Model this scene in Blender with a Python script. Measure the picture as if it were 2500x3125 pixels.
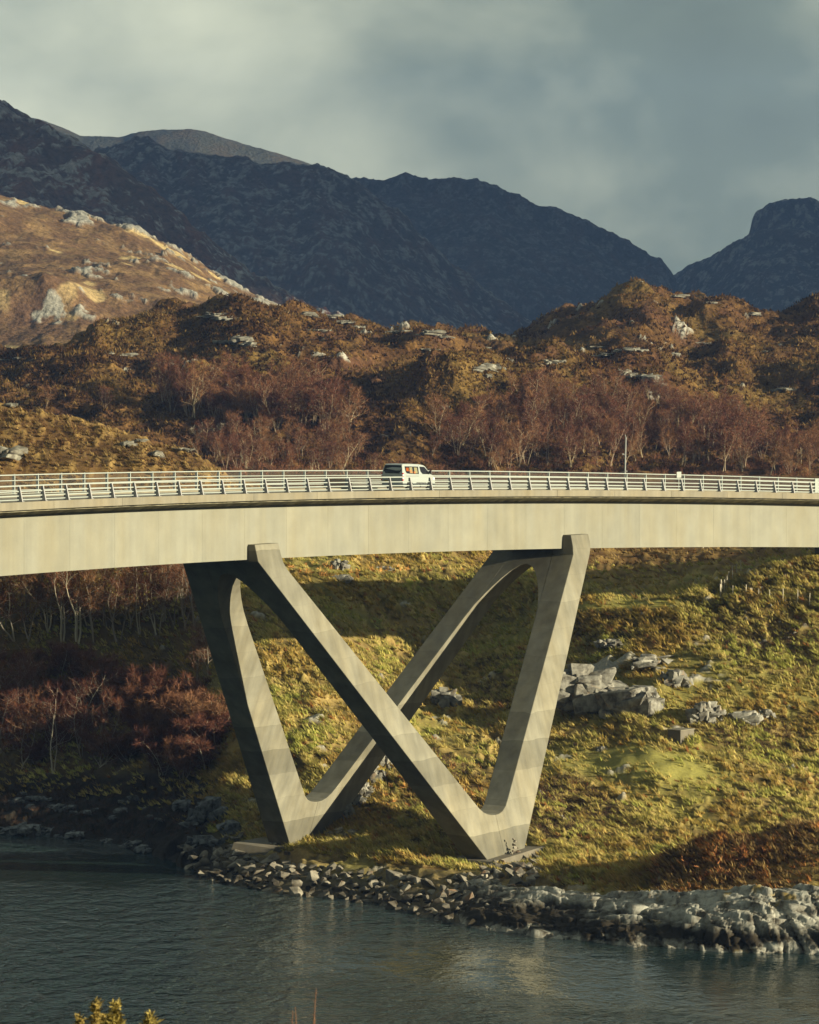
import bpy, bmesh, math, random
import numpy as np
from mathutils import Vector, Matrix

# ------------------------------------------------------------------ clear
for o in list(bpy.data.objects):
    bpy.data.objects.remove(o, do_unlink=True)
scene = bpy.context.scene
COL = scene.collection

# ------------------------------------------------------------------ camera
F, CX, Y0, H = 12000.0, 1250.0, 1005.0, 42.5      # focal length in photo pixels, principal point, eye height above the water
cam = bpy.data.cameras.new('camera')
cam_o = bpy.data.objects.new('camera', cam)
COL.objects.link(cam_o)
cam_o.location = (0, 0, H)
cam_o.rotation_euler = (math.radians(90), 0, 0)
cam.sensor_fit = 'HORIZONTAL'
cam.sensor_width = 24.0
cam.lens = 24.0 * F / 2500.0
cam.shift_y = -(1562.5 - Y0) / 2500.0
cam.clip_start = 0.5
cam.clip_end = 60000.0
cam.dof.use_dof = True
cam.dof.focus_distance = 320.0
cam.dof.aperture_fstop = 8.0
scene.camera = cam_o

# ------------------------------------------------------------------ sky, sun, exposure
SUN_AZ, SUN_EL = 112.0, 13.5       # degrees clockwise from the viewing direction, above the horizon
SUN_STRENGTH = 5.0
SKY_STRENGTH = 0.1
EXPOSURE = 1.15
world = bpy.data.worlds.new('World')
scene.world = world
world.use_nodes = True
nt = world.node_tree
nt.nodes.clear()
def N_(t, kind, **kw):
    n = t.nodes.new(kind)
    for k, v in kw.items():
        setattr(n, k, v)
    return n
w_out = N_(nt, 'ShaderNodeOutputWorld')
w_bg = N_(nt, 'ShaderNodeBackground')
w_bg.inputs['Strength'].default_value = SKY_STRENGTH
w_sky = N_(nt, 'ShaderNodeTexSky', sky_type='NISHITA')
w_sky.sun_disc = False
w_sky.sun_elevation = math.radians(SUN_EL)
w_sky.sun_rotation = math.radians(SUN_AZ)
w_tc = N_(nt, 'ShaderNodeTexCoord')
w_map = N_(nt, 'ShaderNodeMapping')
w_map.inputs['Scale'].default_value = (1.0, 1.0, 1.5)
w_map.inputs['Location'].default_value = (11.64, 1.88, 8.66)
w_n1 = N_(nt, 'ShaderNodeTexNoise')
w_n1.inputs['Scale'].default_value = 4.2
w_n1.inputs['Detail'].default_value = 5.0
w_n1.inputs['Roughness'].default_value = 0.45
w_n1.inputs['Distortion'].default_value = 0.1
w_n2 = N_(nt, 'ShaderNodeTexNoise')
w_n2.inputs['Scale'].default_value = 17.0
w_n2.inputs['Detail'].default_value = 6.0
w_n2.inputs['Roughness'].default_value = 0.5
w_n2.inputs['Distortion'].default_value = 0.2
w_r1 = N_(nt, 'ShaderNodeValToRGB')
e = w_r1.color_ramp.elements
e[0].position = 0.40; e[0].color = (0.63, 0.80, 0.735, 1)
e[1].position = 0.66; e[1].color = (3.5, 3.6, 2.65, 1)
m_ = w_r1.color_ramp.elements.new(0.5); m_.color = (1.0, 1.25, 1.06, 1)
w_add = N_(nt, 'ShaderNodeMath', operation='MULTIPLY_ADD')
w_add.inputs[1].default_value = 0.26
w_mix = N_(nt, 'ShaderNodeMix', data_type='RGBA')
w_mix.inputs[0].default_value = 0.96            # heavy broken overcast with the clear sky behind it
w_sub = N_(nt, 'ShaderNodeMath', operation='MULTIPLY')
w_sub.inputs[1].default_value = 0.74
nt.links.new(w_tc.outputs['Generated'], w_map.inputs['Vector'])
nt.links.new(w_map.outputs[0], w_n1.inputs['Vector'])
nt.links.new(w_map.outputs[0], w_n2.inputs['Vector'])
nt.links.new(w_n1.outputs['Fac'], w_sub.inputs[0])
nt.links.new(w_n2.outputs['Fac'], w_add.inputs[0])
nt.links.new(w_sub.outputs[0], w_add.inputs[2])
nt.links.new(w_add.outputs[0], w_r1.inputs['Fac'])
nt.links.new(w_sky.outputs[0], w_mix.inputs[6])
nt.links.new(w_r1.outputs[0], w_mix.inputs[7])
nt.links.new(w_mix.outputs[2], w_bg.inputs['Color'])
nt.links.new(w_bg.outputs[0], w_out.inputs['Surface'])

sun = bpy.data.lights.new('sun', 'SUN')
sun.energy = SUN_STRENGTH
sun.angle = math.radians(0.5)
sun.color = (1.0, 0.91, 0.65)
sun_o = bpy.data.objects.new('sun', sun)
COL.objects.link(sun_o)
az, el = math.radians(SUN_AZ), math.radians(SUN_EL)
S_DIR = Vector((math.sin(az) * math.cos(el), math.cos(az) * math.cos(el), math.sin(el)))
sun_o.rotation_euler = S_DIR.to_track_quat('Z', 'Y').to_euler()
sun_o.location = (200, 200, 200)

scene.view_settings.view_transform = 'Standard'
scene.view_settings.look = 'None'
scene.view_settings.exposure = EXPOSURE
scene.view_settings.gamma = 1.0
scene.view_settings.use_curve_mapping = False
scene.render.engine = 'CYCLES'
scene.cycles.use_denoising = True
scene.cycles.max_bounces = 5
scene.cycles.diffuse_bounces = 2
scene.cycles.glossy_bounces = 2
scene.cycles.transmission_bounces = 3
scene.cycles.transparent_max_bounces = 6
scene.cycles.volume_bounces = 0
scene.cycles.caustics_reflective = False
scene.cycles.caustics_refractive = False

# ------------------------------------------------------------------ numpy noise
rng = np.random.default_rng(7)
_P = rng.permutation(256)
_P = np.concatenate([_P, _P, _P])
_G = np.stack([np.cos(np.arange(64) / 64 * 2 * np.pi), np.sin(np.arange(64) / 64 * 2 * np.pi)], 1)
def gnoise(x, y):
    xi = np.floor(x).astype(np.int64); yi = np.floor(y).astype(np.int64)
    xf = x - xi; yf = y - yi
    u = xf * xf * xf * (xf * (xf * 6 - 15) + 10); v = yf * yf * yf * (yf * (yf * 6 - 15) + 10)
    def g(ix, iy, fx, fy):
        h = _P[_P[ix & 255] + (iy & 255)] & 63
        return _G[h, 0] * fx + _G[h, 1] * fy
    a = g(xi, yi, xf, yf); b = g(xi + 1, yi, xf - 1, yf)
    c = g(xi, yi + 1, xf, yf - 1); d = g(xi + 1, yi + 1, xf - 1, yf - 1)
    return ((a + (b - a) * u) * (1 - v) + (c + (d - c) * u) * v) * 1.5
def fbm(x, y, o=4, gain=0.5, lac=2.03):
    s = np.zeros_like(x); a = 1.0; t = 0
    for i in range(o):
        s += a * gnoise(x + 17.3 * i, y - 9.1 * i); t += a; a *= gain
        x = x * lac; y = y * lac
    return s / t
def ridged(x, y, o=4, gain=0.55, lac=2.1):
    s = np.zeros_like(x); a = 1.0; t = 0
    for i in range(o):
        s += a * (1 - np.abs(gnoise(x + 31.7 * i, y + 5.3 * i)) * 2); t += a; a *= gain
        x = x * lac; y = y * lac
    return s / t
def h2(ix, iy, k=0):
    return _P[(_P[(_P[ix & 255] + iy) & 255] + 37 * k) & 255] / 255.0
def worley(x, y):
    """distance to nearest and second nearest cell point, random value of the cell, offset from its point"""
    xi = np.floor(x).astype(np.int64); yi = np.floor(y).astype(np.int64)
    f1 = np.full_like(x, 9.); f2 = np.full_like(x, 9.); idv = np.zeros_like(x); dx = np.zeros_like(x); dy = np.zeros_like(x); id2 = np.zeros_like(x)
    for a in (-1, 0, 1):
        for b in (-1, 0, 1):
            cx = xi + a; cy = yi + b
            px = cx + h2(cx, cy, 1); py = cy + h2(cx, cy, 2)
            d = np.hypot(x - px, y - py)
            n = d < f1
            f2 = np.where(n, f1, np.minimum(f2, d))
            idv = np.where(n, h2(cx, cy, 3), idv); id2 = np.where(n, h2(cx, cy, 4), id2)
            dx = np.where(n, x - px, dx); dy = np.where(n, y - py, dy)
            f1 = np.where(n, d, f1)
    return f1, f2, idv, id2, dx, dy
def blocks(x, y, tilt=0.6):
    """faceted, cracked rock relief, about -0.5..1"""
    f1, f2, i1, i2, dx, dy = worley(x, y)
    p = i1 + tilt * ((i1 - 0.5) * dx + (i2 - 0.5) * dy) * 2
    crack = np.clip((f2 - f1) * 5, 0, 1)
    return p * 0.8 - 0.35 * (1 - crack)
def smooth(a, b, x):
    t = np.clip((x - a) / (b - a), 0, 1)
    return t * t * (3 - 2 * t)
def P3(px, py, D):
    return np.array([(px - CX) / F * D, D, H - (py - Y0) / F * D])

# ------------------------------------------------------------------ mesh helpers
def mesh_np(name, verts, faces, mat=None, parent=None, smooth_sh=False, col=None, link=True):
    """faces: (M,3) or (M,4) int array or a list of such arrays"""
    verts = np.asarray(verts, np.float32).reshape(-1, 3)
    fl = faces if isinstance(faces, list) and len(faces) and isinstance(faces[0], np.ndarray) and faces[0].ndim == 2 else [np.asarray(faces, np.int32)]
    fl = [np.asarray(f, np.int32) for f in fl if len(f)]
    me = bpy.data.meshes.new(name)
    me.vertices.add(len(verts)); me.vertices.foreach_set('co', verts.ravel())
    nl = sum(f.size for f in fl); nf = sum(len(f) for f in fl)
    me.loops.add(nl); me.polygons.add(nf)
    me.loops.foreach_set('vertex_index', np.concatenate([f.ravel() for f in fl]))
    tot = np.concatenate([np.full(len(f), f.shape[1], np.int32) for f in fl])
    st = np.concatenate([[0], np.cumsum(tot)[:-1]]).astype(np.int32)
    me.polygons.foreach_set('loop_start', st)
    me.polygons.foreach_set('loop_total', tot)
    if smooth_sh:
        me.polygons.foreach_set('use_smooth', np.ones(nf, bool))
    me.update(calc_edges=True)
    if col is not None:
        at = me.attributes.new('Col', 'FLOAT_COLOR', 'POINT')
        c4 = np.ones((len(verts), 4), np.float32); c4[:, :3] = col
        at.data.foreach_set('color', c4.ravel())
    if mat: me.materials.append(mat)
    ob = bpy.data.objects.new(name, me)
    if link: COL.objects.link(ob)
    if parent: ob.parent = parent
    return ob
def tag(o, label=None, cat=None, group=None, kind=None):
    if label: o['label'] = label
    if cat: o['category'] = cat
    if group: o['group'] = group
    if kind: o['kind'] = kind
    return o
def empty(name, loc=(0, 0, 0), rz=0.0):
    o = bpy.data.objects.new(name, None); COL.objects.link(o)
    o.location = loc; o.rotation_euler = (0, 0, rz); o.empty_display_size = 0.2
    return o
def bm_obj(name, bm, mat, parent=None, bevel=0.0, smooth_sh=False):
    bmesh.ops.recalc_face_normals(bm, faces=bm.faces)
    me = bpy.data.meshes.new(name); bm.to_mesh(me); bm.free()
    if mat: me.materials.append(mat)
    if smooth_sh:
        me.polygons.foreach_set('use_smooth', np.ones(len(me.polygons), bool))
    o = bpy.data.objects.new(name, me); COL.objects.link(o)
    if parent: o.parent = parent
    if bevel:
        b = o.modifiers.new('bevel', 'BEVEL'); b.width = bevel; b.segments = 2; b.limit_method = 'ANGLE'; b.angle_limit = math.radians(28)
    return o
def bm_hexa(bm, c8):
    """eight corners: four of the bottom in order, then the four above them"""
    v = [bm.verts.new(c) for c in c8]
    for f in ((0, 1, 2, 3), (7, 6, 5, 4), (0, 4, 5, 1), (1, 5, 6, 2), (2, 6, 7, 3), (3, 7, 4, 0)):
        bm.faces.new([v[i] for i in f])
    return v
def bm_box(bm, x0, x1, y0, y1, z0, z1):
    return bm_hexa(bm, [(x0, y0, z0), (x1, y0, z0), (x1, y1, z0), (x0, y1, z0), (x0, y0, z1), (x1, y0, z1), (x1, y1, z1), (x0, y1, z1)])
def bm_prism(bm, outer, inner):
    """two outlines with the same number of points, joined by a skirt"""
    a = [bm.verts.new(p) for p in outer]; b = [bm.verts.new(p) for p in inner]
    n = len(a)
    bm.faces.new(a); bm.faces.new(b[::-1])
    for i in range(n):
        j = (i + 1) % n
        bm.faces.new((a[i], b[i], b[j], a[j]))
def bm_cyl(bm, p0, p1, r0, r1=None, n=10):
    p0 = Vector(p0); p1 = Vector(p1); r1 = r0 if r1 is None else r1
    d = (p1 - p0).normalized()
    u = d.orthogonal().normalized(); w = d.cross(u)
    a = [bm.verts.new(p0 + (u * math.cos(t) + w * math.sin(t)) * r0) for t in [2 * math.pi * i / n for i in range(n)]]
    b = [bm.verts.new(p1 + (u * math.cos(t) + w * math.sin(t)) * r1) for t in [2 * math.pi * i / n for i in range(n)]]
    bm.faces.new(a[::-1]); bm.faces.new(b)
    for i in range(n):
        bm.faces.new((a[i], a[(i + 1) % n], b[(i + 1) % n], b[i]))

# ------------------------------------------------------------------ materials
def new_mat(name, rough=0.8, spec=0.3):
    m = bpy.data.materials.new(name); m.use_nodes = True
    t = m.node_tree; b = t.nodes['Principled BSDF']
    b.inputs['Roughness'].default_value = rough
    b.inputs['Specular IOR Level'].default_value = spec
    return m, t, b
def plain(name, col, rough=0.6, spec=0.3, metal=0.0, var=0.0, scale=3.0, objvar=0.0):
    m, t, b = new_mat(name, rough, spec)
    b.inputs['Metallic'].default_value = metal
    tc = N_(t, 'ShaderNodeTexCoord')
    n = N_(t, 'ShaderNodeTexNoise'); n.inputs['Scale'].default_value = scale; n.inputs['Detail'].default_value = 5
    t.links.new(tc.outputs['Object'], n.inputs['Vector'])
    hs = N_(t, 'ShaderNodeHueSaturation'); hs.inputs['Color'].default_value = (*col, 1)
    mr = N_(t, 'ShaderNodeMapRange'); mr.inputs[1].default_value = 0.25; mr.inputs[2].default_value = 0.75
    mr.inputs[3].default_value = 1 - var; mr.inputs[4].default_value = 1 + var
    t.links.new(n.outputs['Fac'], mr.inputs[0])
    if objvar:
        oi = N_(t, 'ShaderNodeObjectInfo')
        m2 = N_(t, 'ShaderNodeMapRange'); m2.inputs[3].default_value = 1 - objvar; m2.inputs[4].default_value = 1 + objvar
        t.links.new(oi.outputs['Random'], m2.inputs[0])
        mu = N_(t, 'ShaderNodeMath', operation='MULTIPLY')
        t.links.new(mr.outputs[0], mu.inputs[0]); t.links.new(m2.outputs[0], mu.inputs[1])
        t.links.new(mu.outputs[0], hs.inputs['Value'])
    else:
        t.links.new(mr.outputs[0], hs.inputs['Value'])
    t.links.new(hs.outputs[0], b.inputs['Base Color'])
    return m
def ground_mat(name, fine=4.0, bump=0.3, bscale=6.0, contrast=0.5, dist=0.1):
    """vegetation and rock colours per vertex, broken up by fine grain"""
    m, t, b = new_mat(name, 0.95, 0.08)
    at = N_(t, 'ShaderNodeAttribute', attribute_name='Col')
    geo = N_(t, 'ShaderNodeNewGeometry')
    n = N_(t, 'ShaderNodeTexNoise'); n.inputs['Scale'].default_value = fine; n.inputs['Detail'].default_value = 6; n.inputs['Roughness'].default_value = 0.7
    t.links.new(geo.outputs['Position'], n.inputs['Vector'])
    mr = N_(t, 'ShaderNodeMapRange'); mr.inputs[1].default_value = 0.25; mr.inputs[2].default_value = 0.75
    mr.inputs[3].default_value = 1 - contrast; mr.inputs[4].default_value = 1 + contrast
    t.links.new(n.outputs['Fac'], mr.inputs[0])
    hs = N_(t, 'ShaderNodeHueSaturation')
    t.links.new(at.outputs['Color'], hs.inputs['Color']); t.links.new(mr.outputs[0], hs.inputs['Value'])
    t.links.new(hs.outputs[0], b.inputs['Base Color'])
    n2 = N_(t, 'ShaderNodeTexNoise'); n2.inputs['Scale'].default_value = bscale; n2.inputs['Detail'].default_value = 4
    t.links.new(geo.outputs['Position'], n2.inputs['Vector'])
    bp = N_(t, 'ShaderNodeBump'); bp.inputs['Strength'].default_value = bump; bp.inputs['Distance'].default_value = dist
    t.links.new(n2.outputs['Fac'], bp.inputs['Height']); t.links.new(bp.outputs[0], b.inputs['Normal'])
    return m
def concrete(name, col, streak=0.25, lifts=0.0, mottle=0.10, objvar=0.04):
    m, t, b = new_mat(name, 0.85, 0.2)
    geo = N_(t, 'ShaderNodeNewGeometry')
    def noise(scale, vecscale=(1, 1, 1), detail=5, rough=0.55):
        mp = N_(t, 'ShaderNodeMapping'); mp.inputs['Scale'].default_value = vecscale
        n = N_(t, 'ShaderNodeTexNoise'); n.inputs['Scale'].default_value = scale; n.inputs['Detail'].default_value = detail; n.inputs['Roughness'].default_value = rough
        t.links.new(geo.outputs['Position'], mp.inputs[0]); t.links.new(mp.outputs[0], n.inputs['Vector'])
        return n.outputs['Fac']
    def rng_(v, a, b_, lo, hi):
        r = N_(t, 'ShaderNodeMapRange'); r.inputs[1].default_value = a; r.inputs[2].default_value = b_; r.inputs[3].default_value = lo; r.inputs[4].default_value = hi
        t.links.new(v, r.inputs[0]); return r.outputs[0]
    def mul(a, c):
        mm = N_(t, 'ShaderNodeMath', operation='MULTIPLY'); t.links.new(a, mm.inputs[0]); t.links.new(c, mm.inputs[1]); return mm.outputs[0]
    v = rng_(noise(0.55), 0.3, 0.7, 1 - mottle, 1 + mottle)
    v = mul(v, rng_(noise(1.2, (1, 1, 0.06)), 0.35, 0.72, 1 + streak * 0.35, 1 - streak))       # rain streaks
    v = mul(v, rng_(noise(14.0, (1, 1, 1), 3), 0.3, 0.7, 0.95, 1.05))
    oi = N_(t, 'ShaderNodeObjectInfo')
    v = mul(v, rng_(oi.outputs['Random'], 0, 1, 1 - objvar, 1 + objvar))
    if lifts:
        sep = N_(t, 'ShaderNodeSeparateXYZ'); t.links.new(geo.outputs['Position'], sep.inputs[0])
        dv = N_(t, 'ShaderNodeMath', operation='DIVIDE'); dv.inputs[1].default_value = 2.05
        wob = N_(t, 'ShaderNodeMath', operation='MULTIPLY_ADD'); wob.inputs[1].default_value = 0.35
        t.links.new(noise(0.5, (1, 1, 1), 1), wob.inputs[0]); t.links.new(sep.outputs['Z'], wob.inputs[2])
        t.links.new(wob.outputs[0], dv.inputs[0])
        fr = N_(t, 'ShaderNodeMath', operation='FRACT'); t.links.new(dv.outputs[0], fr.inputs[0])
        fl = N_(t, 'ShaderNodeMath', operation='FLOOR'); t.links.new(dv.outputs[0], fl.inputs[0])
        wn = N_(t, 'ShaderNodeTexWhiteNoise', noise_dimensions='1D'); t.links.new(fl.outputs[0], wn.inputs['W'])
        v = mul(v, rng_(wn.outputs['Value'], 0, 1, 1 - lifts, 1 + lifts * 0.6))
        v = mul(v, rng_(fr.outputs[0], 0.0, 0.35, 1 + lifts * 0.5, 1.0))
        v = mul(v, rng_(fr.outputs[0], 0.985, 1.0, 1.0, 0.72))
        dm = N_(t, 'ShaderNodeMath', operation='MULTIPLY_ADD'); dm.inputs[1].default_value = 5.0
        t.links.new(noise(0.8, (1, 1, 0.25)), dm.inputs[0]); t.links.new(sep.outputs['Z'], dm.inputs[2])
        v = mul(v, rng_(dm.outputs[0], 3.5, 7.0, 0.74, 1.0))
    hs = N_(t, 'ShaderNodeHueSaturation'); hs.inputs['Color'].default_value = (*col, 1)
    t.links.new(v, hs.inputs['Value'])
    warm = N_(t, 'ShaderNodeMix', data_type='RGBA', blend_type='MULTIPLY')
    warm.inputs[7].default_value = (1.0, 0.93, 0.80, 1)
    t.links.new(rng_(noise(0.35, (1, 1, 0.3)), 0.4, 0.7, 0, 0.75), warm.inputs[0]); t.links.new(hs.outputs[0], warm.inputs[6])
    t.links.new(warm.outputs[2], b.inputs['Base Color'])
    bp = N_(t, 'ShaderNodeBump'); bp.inputs['Strength'].default_value = 0.25; bp.inputs['Distance'].default_value = 0.02
    t.links.new(noise(9.0), bp.inputs['Height']); t.links.new(bp.outputs[0], b.inputs['Normal'])
    return m
def rock_mat(name, col, dark, scale=1.5, objvar=0.2, lichen=None, wet=None):
    m, t, b = new_mat(name, 0.9, 0.15)
    geo = N_(t, 'ShaderNodeNewGeometry')
    n = N_(t, 'ShaderNodeTexNoise'); n.inputs['Scale'].default_value = scale; n.inputs['Detail'].default_value = 8; n.inputs['Roughness'].default_value = 0.68
    t.links.new(geo.outputs['Position'], n.inputs['Vector'])
    r = N_(t, 'ShaderNodeValToRGB'); r.color_ramp.elements[0].position = 0.36; r.color_ramp.elements[0].color = (*dark, 1)
    r.color_ramp.elements[1].position = 0.60; r.color_ramp.elements[1].color = (*col, 1)
    t.links.new(n.outputs['Fac'], r.inputs['Fac'])
    outc = r.outputs[0]
    if lichen:
        n3 = N_(t, 'ShaderNodeTexNoise'); n3.inputs['Scale'].default_value = scale * 0.6; n3.inputs['Detail'].default_value = 6
        mp = N_(t, 'ShaderNodeMapping'); mp.inputs['Location'].default_value = (11, 5, 3)
        t.links.new(geo.outputs['Position'], mp.inputs[0]); t.links.new(mp.outputs[0], n3.inputs['Vector'])
        r3 = N_(t, 'ShaderNodeMapRange'); r3.inputs[1].default_value = 0.63; r3.inputs[2].default_value = 0.72
        t.links.new(n3.outputs['Fac'], r3.inputs[0])
        mx = N_(t, 'ShaderNodeMix', data_type='RGBA'); mx.inputs[7].default_value = (*lichen, 1)
        t.links.new(r3.outputs[0], mx.inputs[0]); t.links.new(outc, mx.inputs[6]); outc = mx.outputs[2]
    if wet:        # the dark algae and weed belt of the tide zone, by height above the water
        sep = N_(t, 'ShaderNodeSeparateXYZ'); t.links.new(geo.outputs['Position'], sep.inputs[0])
        n4 = N_(t, 'ShaderNodeTexNoise'); n4.inputs['Scale'].default_value = 0.7; n4.inputs['Detail'].default_value = 6
        t.links.new(geo.outputs['Position'], n4.inputs['Vector'])
        ad = N_(t, 'ShaderNodeMath', operation='MULTIPLY_ADD'); ad.inputs[1].default_value = -1.6
        t.links.new(n4.outputs['Fac'], ad.inputs[0]); t.links.new(sep.outputs['Z'], ad.inputs[2])
        up = N_(t, 'ShaderNodeMapRange'); up.inputs[1].default_value = wet[0] - 0.8; up.inputs[2].default_value = wet[1] - 0.8; up.inputs[3].default_value = 1; up.inputs[4].default_value = 0
        t.links.new(ad.outputs[0], up.inputs[0])
        lo = N_(t, 'ShaderNodeMapRange'); lo.inputs[1].default_value = 0.05; lo.inputs[2].default_value = 0.5
        lo2 = N_(t, 'ShaderNodeMath', operation='ADD'); t.links.new(sep.outputs['Z'], lo2.inputs[0])
        n5 = N_(t, 'ShaderNodeMath', operation='MULTIPLY_ADD'); n5.inputs[1].default_value = 2.6; n5.inputs[2].default_value = -1.3
        t.links.new(n4.outputs['Fac'], n5.inputs[0]); t.links.new(n5.outputs[0], lo2.inputs[1]); t.links.new(lo2.outputs[0], lo.inputs[0])
        mm = N_(t, 'ShaderNodeMath', operation='MULTIPLY'); t.links.new(up.outputs[0], mm.inputs[0]); t.links.new(lo.outputs[0], mm.inputs[1])
        mx2 = N_(t, 'ShaderNodeMix', data_type='RGBA'); mx2.inputs[7].default_value = (0.028, 0.022, 0.014, 1)
        t.links.new(mm.outputs[0], mx2.inputs[0]); t.links.new(outc, mx2.inputs[6]); outc = mx2.outputs[2]
    hs = N_(t, 'ShaderNodeHueSaturation'); t.links.new(outc, hs.inputs['Color'])
    oi = N_(t, 'ShaderNodeObjectInfo'); mo = N_(t, 'ShaderNodeMapRange'); mo.inputs[3].default_value = 1 - objvar; mo.inputs[4].default_value = 1 + objvar
    t.links.new(oi.outputs['Random'], mo.inputs[0]); t.links.new(mo.outputs[0], hs.inputs['Value'])
    t.links.new(hs.outputs[0], b.inputs['Base Color'])
    bp = N_(t, 'ShaderNodeBump'); bp.inputs['Strength'].default_value = 0.6; bp.inputs['Distance'].default_value = 0.08
    n2 = N_(t, 'ShaderNodeTexNoise'); n2.inputs['Scale'].default_value = scale * 2.5; n2.inputs['Detail'].default_value = 8; n2.inputs['Roughness'].default_value = 0.7
    t.links.new(geo.outputs['Position'], n2.inputs['Vector'])
    t.links.new(n2.outputs['Fac'], bp.inputs['Height']); t.links.new(bp.outputs[0], b.inputs['Normal'])
    return m
def leaf_mat(name, col, var=0.3, rough=0.8, trans=0.0):
    """each leaf, blade or twig takes its own shade"""
    m, t, b = new_mat(name, rough, 0.15)
    geo = N_(t, 'ShaderNodeNewGeometry'); oi = N_(t, 'ShaderNodeObjectInfo')
    a = N_(t, 'ShaderNodeMapRange'); a.inputs[3].default_value = 1 - var; a.inputs[4].default_value = 1 + var
    t.links.new(geo.outputs['Random Per Island'], a.inputs[0])
    c = N_(t, 'ShaderNodeMapRange'); c.inputs[3].default_value = 1 - var * 0.8; c.inputs[4].default_value = 1 + var * 0.8
    t.links.new(oi.outputs['Random'], c.inputs[0])
    mu = N_(t, 'ShaderNodeMath', operation='MULTIPLY'); t.links.new(a.outputs[0], mu.inputs[0]); t.links.new(c.outputs[0], mu.inputs[1])
    hs = N_(t, 'ShaderNodeHueSaturation'); hs.inputs['Color'].default_value = (*col, 1)
    hu = N_(t, 'ShaderNodeMapRange'); hu.inputs[3].default_value = 0.485; hu.inputs[4].default_value = 0.515
    t.links.new(oi.outputs['Random'], hu.inputs[0]); t.links.new(hu.outputs[0], hs.inputs['Hue'])
    t.links.new(mu.outputs[0], hs.inputs['Value']); t.links.new(hs.outputs[0], b.inputs['Base Color'])
    return m

M = {}
M['ground'] = ground_mat('bank grass', 5.0, 0.5, 9.0, 0.45, 0.08)
M['hill'] = ground_mat('hill heather', 1.1, 0.8, 1.4, 0.8, 0.6)
M['moor'] = ground_mat('moor and rock', 0.55, 0.6, 0.7, 0.7, 1.2)
M['mountain'] = ground_mat('mountain heather', 0.25, 0.9, 0.2, 0.75, 5.0)
M['web'] = concrete('pale girder concrete', (0.203, 0.197, 0.158), 0.09, 0, 0.08, 0.05)
M['edge'] = concrete('edge beam concrete', (0.192, 0.171, 0.128), 0.18, 0, 0.10, 0.05)
M['leg'] = concrete('pier concrete', (0.175, 0.163, 0.124), 0.24, 0.22, 0.14, 0.02)
M['foot'] = concrete('footing concrete', (0.151, 0.133, 0.104), 0.2, 0, 0.2, 0.05)
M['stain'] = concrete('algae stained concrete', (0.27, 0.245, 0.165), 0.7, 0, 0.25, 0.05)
M['asphalt'] = plain('worn asphalt', (0.23, 0.205, 0.165), 0.9, 0.2, 0, 0.12, 0.8)
M['paint'] = plain('road paint', (0.75, 0.74, 0.68), 0.6, 0.3, 0, 0.1, 2.0)
M['rail'] = plain('painted aluminium', (0.289, 0.31, 0.285), 0.45, 0.4, 0.0, 0.06, 1.0)
M['post'] = plain('galvanised post', (0.29, 0.28, 0.275), 0.5, 0.4, 0.0, 0.08, 2.0)
M['wire'] = plain('galvanised wire', (0.30, 0.27, 0.25), 0.5, 0.4, 0.0, 0.05, 2.0)
M['pole'] = plain('pale grey pole', (0.24, 0.24, 0.225), 0.5, 0.4, 0.0, 0.08, 3.0)
M['dark'] = plain('black plastic', (0.02, 0.02, 0.022), 0.5, 0.4, 0.0, 0.1, 3.0)
M['wood'] = plain('weathered wood', (0.42, 0.37, 0.28), 0.9, 0.1, 0.0, 0.2, 6.0, 0.2)
M['rock'] = rock_mat('pale gneiss', (0.27, 0.255, 0.215), (0.07, 0.062, 0.05), 1.3, 0.12, (0.25, 0.17, 0.10))
M['hillrock'] = rock_mat('pale hill gneiss', (0.25, 0.235, 0.19), (0.085, 0.072, 0.055), 0.8, 0.15)
M['shore'] = rock_mat('shore gneiss', (0.37, 0.355, 0.30), (0.075, 0.062, 0.045), 0.9, 0.05, (0.22, 0.16, 0.055), (1.15, 1.8))
M['riprap'] = rock_mat('quarried boulder', (0.235, 0.21, 0.165), (0.08, 0.066, 0.05), 1.4, 0.4, (0.26, 0.15, 0.085), (0.5, 0.9))
M['shaderock'] = rock_mat('shade-toned grey rock', (0.17, 0.175, 0.175), (0.02, 0.019, 0.017), 1.6, 0.2)  # darker, cooler rock with the bank's shade put into its colour
M['bark'] = leaf_mat('silver birch bark', (0.30, 0.25, 0.185), 0.45)
M['bark_far'] = leaf_mat('weathered birch bark', (0.30, 0.23, 0.15), 0.45)
M['twig'] = leaf_mat('russet birch twigs', (0.142, 0.056, 0.027), 0.5)
M['twig_red'] = leaf_mat('red birch twigs', (0.155, 0.066, 0.036), 0.45)
M['twig_grey'] = leaf_mat('grey willow twigs', (0.30, 0.24, 0.18), 0.3)
M['scrub'] = leaf_mat('russet scrub', (0.13, 0.05, 0.027), 0.45)
M['blade'] = ground_mat('tussock grass blades', 3.0, 0.0, 3.0, 0.25)
bt = M['blade'].node_tree
bb = bt.nodes['Principled BSDF']; bo = bt.nodes['Material Output']
tr_ = N_(bt, 'ShaderNodeBsdfTranslucent'); mx_ = N_(bt, 'ShaderNodeMixShader'); mx_.inputs[0].default_value = 0.4
bt.links.new(bb.inputs['Base Color'].links[0].from_socket, tr_.inputs['Color'])
bt.links.new(bb.outputs[0], mx_.inputs[1]); bt.links.new(tr_.outputs[0], mx_.inputs[2]); bt.links.new(mx_.outputs[0], bo.inputs['Surface'])
M['bracken'] = leaf_mat('dead bracken', (0.46, 0.20, 0.065), 0.4)
M['heather'] = leaf_mat('brown heather sprigs', (0.10, 0.06, 0.03), 0.45)
M['gorse'] = leaf_mat('gorse spines', (0.26, 0.20, 0.05), 0.45)
M['gorse_stem'] = plain('gorse stem', (0.10, 0.07, 0.04), 0.9, 0.1)
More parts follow.
